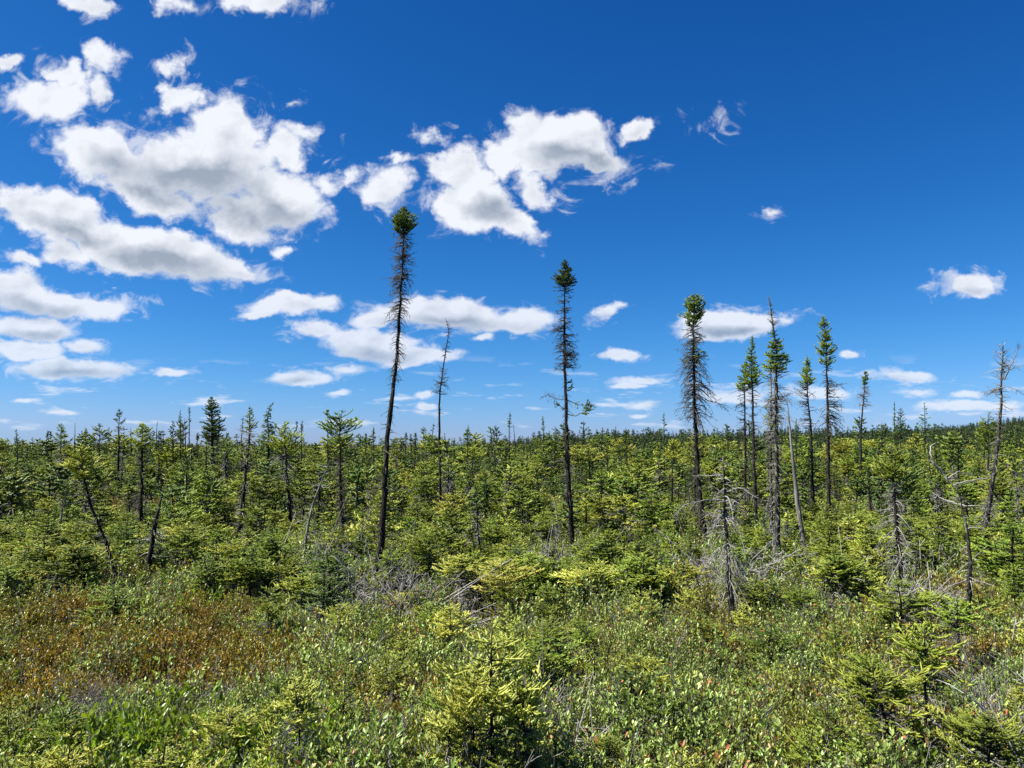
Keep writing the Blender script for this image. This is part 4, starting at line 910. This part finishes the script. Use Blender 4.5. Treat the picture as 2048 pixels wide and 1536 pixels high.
# foreground bushes: top (px,py), depth, height scale / width scale in px half width, form, leaf, label
FORE = [
 (985,1242,4.35,100,'round','spruce_pale','large sunlit yellow-green spruce in the middle of the foreground'),
 (950,1325,4.25,62,'flat','spruce_pale','pale yellow side spray on the left of the large foreground spruce'),
 (1035,1345,4.3,55,'flat','spruce_pale','pale yellow side spray on the right of the large foreground spruce'),
 (1010,1440,4.1,60,'low','spruce_yellow','olive-yellow undergrowth spruce at the foot of the large foreground spruce'),
 (815,1235,6.6,44,'low','spruce_pale','low pale spruce in the shrubs left of the large foreground spruce'),
 (545,1400,4.5,52,'low','spruce_pale','low pale yellow spruce behind the little umbrella-topped spruce'),
 (60,1470,4.1,70,'low','spruce_pale','low pale yellow spruce in the bottom left corner'),
 (1440,1395,5.0,40,'round','spruce_yellow','small yellow-green spruce in the leafy shrubs, lower right of centre'),
 (1095,1252,6.2,75,'round','spruce_mid','rounded green spruce just behind the large yellow-green foreground spruce, to its right'),
 (1190,1285,6.0,40,'cone','spruce_yellow','small spiky yellow-green spruce right of the rounded green foreground one'),
 (1268,1300,6.0,42,'high','spruce_yellow','small spruce with a bare lower stem, right of the spiky yellow-green one'),
 (1848,1232,5.1,60,'high','spruce_yellow','bright-topped spruce over a dark mass of dead twigs, right foreground'),
 (1740,1318,4.9,88,'flat','spruce_yellow','wide yellow-green spreading spruce, right foreground'),
 (1655,1385,4.7,70,'low','spruce_yellow','low olive-yellow spruce left of the wide pale spreading one'),
 (583,1340,4.5,46,'high','spruce_pale','thin little spruce with yellow umbrella top and dark stem, lower left of centre'),
 (1360,1482,3.35,78,'round','spruce_pale','bright yellow spruce tuft cut by the bottom edge, right of centre'),
 (1480,1512,3.35,46,'round','spruce_pale','small yellow spruce tuft at the bottom edge, right of the larger tuft'),
 (1990,1425,4.3,92,'flat','spruce_yellow','broad yellow-green spruce branches at the lower right corner'),
 (700,1462,4.3,60,'low','spruce_yellow','low yellow-green spruce sprig near the bottom, left of the large one'),
 (900,1420,4.2,55,'flat','spruce_pale','pale drooping spruce spray at the lower left of the large foreground spruce'),
 (150,1440,4.4,75,'low','spruce_pale','low sprawling yellow spruce near the lower left corner'),
 (20,1385,4.8,60,'low','spruce_yellow','low yellow-green spruce at the left edge of the foreground'),
 (900,1195,7.3,40,'round','spruce_pale','small yellow spruce behind and left of the large foreground spruce'),
 (1010,1205,7.2,46,'low','spruce_pale','low pale yellow spruce directly behind the large foreground spruce'),
 (925,1105,9.3,46,'high','spruce_pale','yellow-topped spruce with a dead grey stem, centre middle ground'),
 (1000,1115,9.2,60,'flat','spruce_pale','flat yellow-green spruce in the centre middle ground'),
 (1085,1110,9.4,60,'round','spruce_mid','rounded spruce right of the flat yellow-green one, centre'),
 (1185,1130,9.0,56,'flat','spruce_pale','yellow flat-topped spruce below the two-limbed spruce'),
 (1290,1105,9.8,56,'round','spruce_mid','round green spruce right of the two-limbed spruce base'),
 (1400,1215,7.6,56,'low','spruce_mid','low green spruce left of the drooping dead tree base'),
 (1545,1235,7.4,58,'low','spruce_mid','low green spruce right of the drooping dead tree base'),
 (1790,1150,8.0,66,'round','spruce_mid','rounded green spruce below the skirted yellow-topped spruce'),
 (1950,1165,8.2,60,'low','spruce_yellow','yellow-green spruce right of the crooked bleached trunk'),
 (1915,1190,6.8,44,'high','spruce_mid','dense green spruce at the foot of the crooked bleached trunk'),
 (650,1095,9.6,70,'low','spruce_blue','pale blue-green spreading spruce left of the tallest spruce base'),
 (648,1120,8.8,48,'cone','spruce_blue','blue-green young spruce standing before the thin leaning pole'),
 (540,1160,8.0,36,'round','spruce_yellow','small yellow spruce in the bronze shrubs left of centre'),
 (230,1152,8.7,68,'low','spruce_mid','low bright green spreading spruce, front left'),
 (150,1082,10.0,68,'round','spruce_mid','dense green spruce with dark dead base, left side'),
 (90,1060,10.8,60,'round','spruce_yellow','yellow-green round spruce at the far left'),
 (540,1065,11.5,56,'round','spruce_mid','round green spruce left of the thin leaning pole base'),
 (470,1075,11.3,46,'flat','spruce_yellow','yellow-green spruce under the sparse yellow-topped spruce'),
 (372,1045,11.6,30,'high','spruce_yellow','small stemmed yellow-green spruce right of the dark broken stub'),
 (865,1055,10.6,46,'flat','spruce_yellow','yellow flat-topped small spruce right of the tallest spruce base'),
 (1195,985,16,48,'flat','spruce_yellow','flat-topped yellow-green spruce on a dark stem right of the two-limbed spruce'),
 (1660,1060,11.5,56,'round','spruce_yellow','round yellow-green spruce right of the leaning grey pole'),
 (1590,1090,11.0,44,'cone','spruce_mid','green spruce at the foot of the leaning grey pole'),
 (2030,1040,10.5,70,'round','spruce_mid','dense green spruce cut by the right edge'),
 (1740,1040,12,50,'round','spruce_yellow','yellow-green spruce left of the skirted yellow-topped spruce'),
 (1480,1150,9.2,40,'round','spruce_yellow','small yellow spruce sprig right of the drooping dead tree'),
 (1490,1330,6.0,50,'low','spruce_mid','low dull green spruce in the shrubs, right of centre foreground'),
 (1610,1395,4.9,36,'cone','spruce_yellow','small yellow-green spruce shoot left of the low olive-yellow one'),
 (560,1340,5.0,60,'low','spruce_yellow','low pale spruce behind the umbrella-topped little spruce'),
 (1060,1380,4.5,44,'low','spruce_pale','yellow side clump at the right foot of the large foreground spruce'),
 (765,1210,7.2,36,'low','spruce_mid','low green spruce in the shrubs left of the large foreground spruce'),
]
NATW = {'round':.46,'flat':.52,'cone':.42,'high':.34,'low':.62}
GB = 'bushy dwarf spruces of the bog'
occ = []
rng = np.random.default_rng(77)
for i, (px, py, Y, hw, form, leaf, lab) in enumerate(FORE):
    top = at(px, py, Y); g = float(gh(top[0], Y)); h = max(top[2]-g, .25)
    w = hw*Y/F/NATW[form]; sz = h/1.33
    w = max(w*1.18, sz*.55)
    place_tree('dwarf_spruce', lab, 'spruce', near_bush(form, leaf, i % 2), (top[0], Y, g-.03), rng.uniform(0, 6.28), (w, w, sz), group=GB)
    occ.append((top[0], Y, hw*Y/F*.8))
occ = np.array(occ)
# individuals filling the middle ground
def hides(x, y, s):
    """would a bush here stand in front of one of the free-standing trunks?"""
    px = 1024+x/y*F; pr = .40*s/y*F+5; pt = 890-(1.33*s-CAMZ)/y*F
    return any(Y > y and abs(px-hx) < pr and pt < min(hy, 1130)-12 for hx, hy, Y in HBASE if Y < 19.5)
def clearing(x, y):
    P = np.stack([x, y], 1); b = patch_val(P, BRONZE)[0]; t, px, py = patch_val(P, [(1024,1400,1600,190,1),(300,1260,420,110,1),(640,1260,150,80,1),(1600,1290,500,110,1)])
    return np.maximum(b, t)
cand_y = 8.6*(34/8.6)**rng.random(2600); cand_x = rng.uniform(-1, 1, 2600)*(cand_y*.69)
cl = clearing(cand_x, cand_y); IND = []
fg_y = rng.uniform(4.2, 9.0, 900); fg_x = rng.uniform(-1, 1, 900)*(fg_y*.69)
fb_ = patch_val(np.stack([fg_x, fg_y], 1), BRONZE+TWIGGY)[0]
for x, y, c in zip(fg_x, fg_y, fb_):
    if len(IND) >= 64: break
    if c > .3: continue
    s = rng.uniform(.28, .46)
    if hides(x, y, s): continue
    if any((x-a)**2+(y-b)**2 < (.3*s+q)**2*.8 for a, b, q in occ): continue
    IND.append((x, y, s)); occ = np.concatenate([occ, [[x, y, .36*s]]])
for x, y, c in zip(cand_x, cand_y, cl):
    if len(IND) >= 300-len(FORE): break
    if c > .25 and y < 14: continue
    s = (rng.uniform(.48, .9) if y < 14 else rng.uniform(.6, 1.0) if y < 17 else rng.uniform(.7, 1.2))
    if hides(x, y, s): s = rng.uniform(.36, .5)
    if hides(x, y, s): continue
    r = .36*s*(1+.012*y)
    if any((x-a)**2+(y-b)**2 < (r+q)**2*(.5 if y < 14 else .6) for a, b, q in occ): continue
    IND.append((x, y, s)); occ = np.concatenate([occ, [[x, y, r]]])
ORD = ['nearest','second','third','fourth','fifth','sixth','seventh','eighth','ninth','tenth','eleventh','twelfth']
LAND.sort(key=lambda t: t[0]); seen = {}
LEAFW = {'spruce_yellow':'yellow-green','spruce_mid':'mid-green','spruce_dark':'dark green','spruce_blue':'pale blue-green','spruce_pale':'pale yellow'}
FORMW = {'round':'round bushy','flat':'flat-topped','cone':'conical','high':'bare-stemmed high-crowned','low':'low spreading','pole':'thin half-bare pole-like'}
IND.sort(key=lambda t: t[1])
for i, (x, y, s) in enumerate(IND):
    form = FORMS[rng.choice(5, p=[.28,.22,.16,.26,.08])]
    if y < 8.6: form = FORMS[rng.choice([0, 1, 4])]
    elif y > 11 and rng.random() < .34: form = 'pole'
    p = [.42,.34,.04,.03,.17] if y < 14 else ([.40,.45,.08,.05,.02] if y < 20 else [.28,.47,.20,.05,0])
    leaf = ['spruce_yellow','spruce_mid','spruce_dark','spruce_blue','spruce_pale'][rng.choice(5, p=p)]
    tall = 1.0 if y < 14 else rng.uniform(.95, 1.25)
    px = 1024+x/y*F; lm = min(LAND, key=lambda t: abs(t[0]-px)); side = 'left' if px < lm[0] else 'right'
    fb = 'in front and' if y < lm[2]-1.5 else ('behind and' if y > lm[2]+1.5 else 'level and')
    key = (LEAFW[leaf], FORMW[form], side, fb, lm[1]); k = seen.get(key, 0); seen[key] = k+1
    lab = '%s %s spruce, %s%s, %s of %s' % (LEAFW[leaf], FORMW[form], ('' if k == 0 else ORD[min(k, 11)]+' '), fb.replace(' and', '').replace('level', 'level with and'), side, lm[1])
    me = mid_bush(form, leaf, i % 2) if y > 11.5 else near_bush(form, leaf, i % 2)
    w = s*rng.uniform(.85, 1.1)
    if form == 'pole': tall = min(tall*rng.uniform(1.2, 1.75), (2.15+.012*y)/(1.33*s)); w *= 1.15
    place_tree('dwarf_spruce', lab, 'spruce', me, (x, y, float(gh(x, y))-.03), rng.uniform(0, 6.28), (w, w, s*tall), (rng.normal(0, .07), rng.normal(0, .07)), GB)
# the rest, too many to count: middle distance to the treeline
def thicket():
    rng = np.random.default_rng(31); T = []
    def join(trip, leaf, dead='twig_dead'):
        tr, cr, de = trip; b = MB()
        for q, mi0 in ((tr, 2), (cr, 0), (de, 3)):
            for v, f, t, m in zip(q.V, q.F, q.T, q.MI):
                b.V.append(v); b.F.append(f-0+b.n-0 if False else f+b.n); b.T.append(t); b.MI.append(np.where(m == 0, mi0, 2).astype(np.int32) if q is cr else np.full(len(f), mi0, np.int32))
            b.n += q.n
        return b.mesh('thicket_tree', [M[leaf], M['bark'], M['bark'], M[dead]])
    forms = [('round','spruce_mid'),('high','spruce_mid'),('flat','spruce_yellow'),('high','spruce_dark'),('cone','spruce_dark'),('cone','spruce_mid'),('round','spruce_yellow')]
    for i, (fm, lf) in enumerate(forms): T.append(join(bush_meshes(900+i, 1 if i < 3 else 2, fm), lf))
    # slender spires
    for i in range(4):
        r = np.random.default_rng(950+i); H = 1.3; z = np.linspace(0, H, 6); pts = np.stack([r.normal(0, .012, 6), r.normal(0, .012, 6), z], 1)
        zs = [dict(z0=H*(.72 if i % 2 else .5), z1=H, prof=[.15,.16,.12,.05], kind='live', n=26, sp=.06, rise=.2), dict(z0=.1,z1=H*.75,w0=.12,w1=.13,kind='dead',n=24,dsp=.09,fine=False)]
        T.append(join(build_tree(r, pts, .024, zs, .018, .03, .012, twig_r=1.6, k=4), 'spruce_dark', 'twig_dark'))
    n = 5200; y = 16*(150/16)**(rng.random(n)**.8); x = rng.uniform(-1, 1, n)*y*.75
    keep = (y > 30) | (rng.random(n) < .33)
    b = patch_val(np.stack([x, y], 1), [(280,1010,110,26,1.0)])[0] > .5; keep &= ~b
    keep &= ~((y > 100) & (x/y > .0) & (rng.random(n) < .7))
    keep &= np.array([not (b_ < 19.5 and hides(a_, b_, 1.0)) for a_, b_ in zip(x, y)])
    x, y = x[keep], y[keep]; nbig = len(x)
    xl = rng.uniform(-1, 1, 1500); yl = 9*(30/9)**rng.random(1500); xl = xl*yl*.72; sl_ = rng.uniform(.32, .62, 1500)
    k2 = (patch_val(np.stack([xl, yl], 1), BRONZE)[0] < .35) & (clearing(xl, yl) < .6)
    k2 &= np.array([not hides(a_, b_, c_) for a_, b_, c_ in zip(xl, yl, sl_)])
    x = np.concatenate([x, xl[k2]]); y = np.concatenate([y, yl[k2]]); n = len(x)
    u = x/y; right = np.clip((u+.05)/.5, 0, 1)
    spire = rng.random(n) < .27; idx = np.where(spire, rng.integers(7, 11, n), np.where(y < 45, rng.integers(0, 5, n), rng.integers(1, 7, n)))
    s = rng.uniform(.7, 1.3, n)*(1+np.clip((y-30)/100, 0, 1)*.55)*np.where(spire, 1.25, 1.0)
    s *= 1-.22*np.clip((y-45)/60, 0, 1)*(1-right)
    s *= np.where((rng.random(n) < .16) & (y > 30), rng.uniform(1.25, 1.75, n), 1)
    s[nbig:] = sl_[k2]; idx[nbig:] = rng.integers(0, 3, n-nbig)
    w = s*rng.uniform(.8, 1.05, n)*np.where(np.arange(n) >= nbig, 1.15, 1)
    P = np.stack([x, y, gh(x, y)-.03], 1); rot = np.stack([rng.normal(0, .05, n), rng.normal(0, .05, n), rng.uniform(0, 6.28, n)], 1)
    scatter('spruce_thicket', 'thicket of stunted yellow-green spruces stretching away from the middle ground to the treeline', 'trees', P, rot, np.stack([w, w, s], 1), idx, T)
    # far forest on the right and around the horizon
    T2 = []
    for i in range(5):
        r = np.random.default_rng(980+i); H = 5.0; z = np.linspace(0, H, 5); pts = np.stack([r.normal(0, .03, 5), r.normal(0, .03, 5), z], 1)
        pr = [[.95,1.0,.8,.5,.12],[.6,.8,.7,.4,.1],[1.1,1.3,1.1,.7,.2],[.7,.75,.5,.5,.15],[.4,.45,.5,.4,.15]][i]
        zs = [dict(z0=.5,z1=H,prof=pr,kind='live',n=70,sp=.24,rise=.1,bend=.15)]
        T2.append(join(build_tree(r, pts, .07, zs, .05, .16, .07, twig_r=3, k=4), 'forest'))
    n = 12000; y = np.concatenate([rng.uniform(130, 620, 7500), rng.uniform(88, 180, 2000), rng.uniform(330, 640, 2500)]); u = np.concatenate([rng.uniform(-.76, .78, 7500), rng.uniform(.12, .78, 2000), rng.uniform(.38, .85, 2500)]); x = u*y
    right = np.clip((u+.12)/.2, 0, 1)
    keep = (rng.random(n) < .45+.55*right); x, y, u, right = x[keep], y[keep], u[keep], right[keep]; n = len(x)
    hscale = (.42+.48*right)*np.where(y < 130, .8, 1)*(.55+.75*rng.random(n)**1.4)*(1+.0004*(y-150))
    hscale *= 1+.25*smooth_noise(x, y, .05, 4)
    P = np.stack([x, y, gh(x, y)-.1], 1); rot = np.stack([rng.normal(0, .03, n), rng.normal(0, .03, n), rng.uniform(0, 6.28, n)], 1)
    scatter('distant_forest', 'dark green conifer forest along the horizon, thickest and highest on the right', 'forest', P, rot, np.stack([hscale, hscale, hscale], 1), rng.integers(0, 5, n), T2)
thicket()
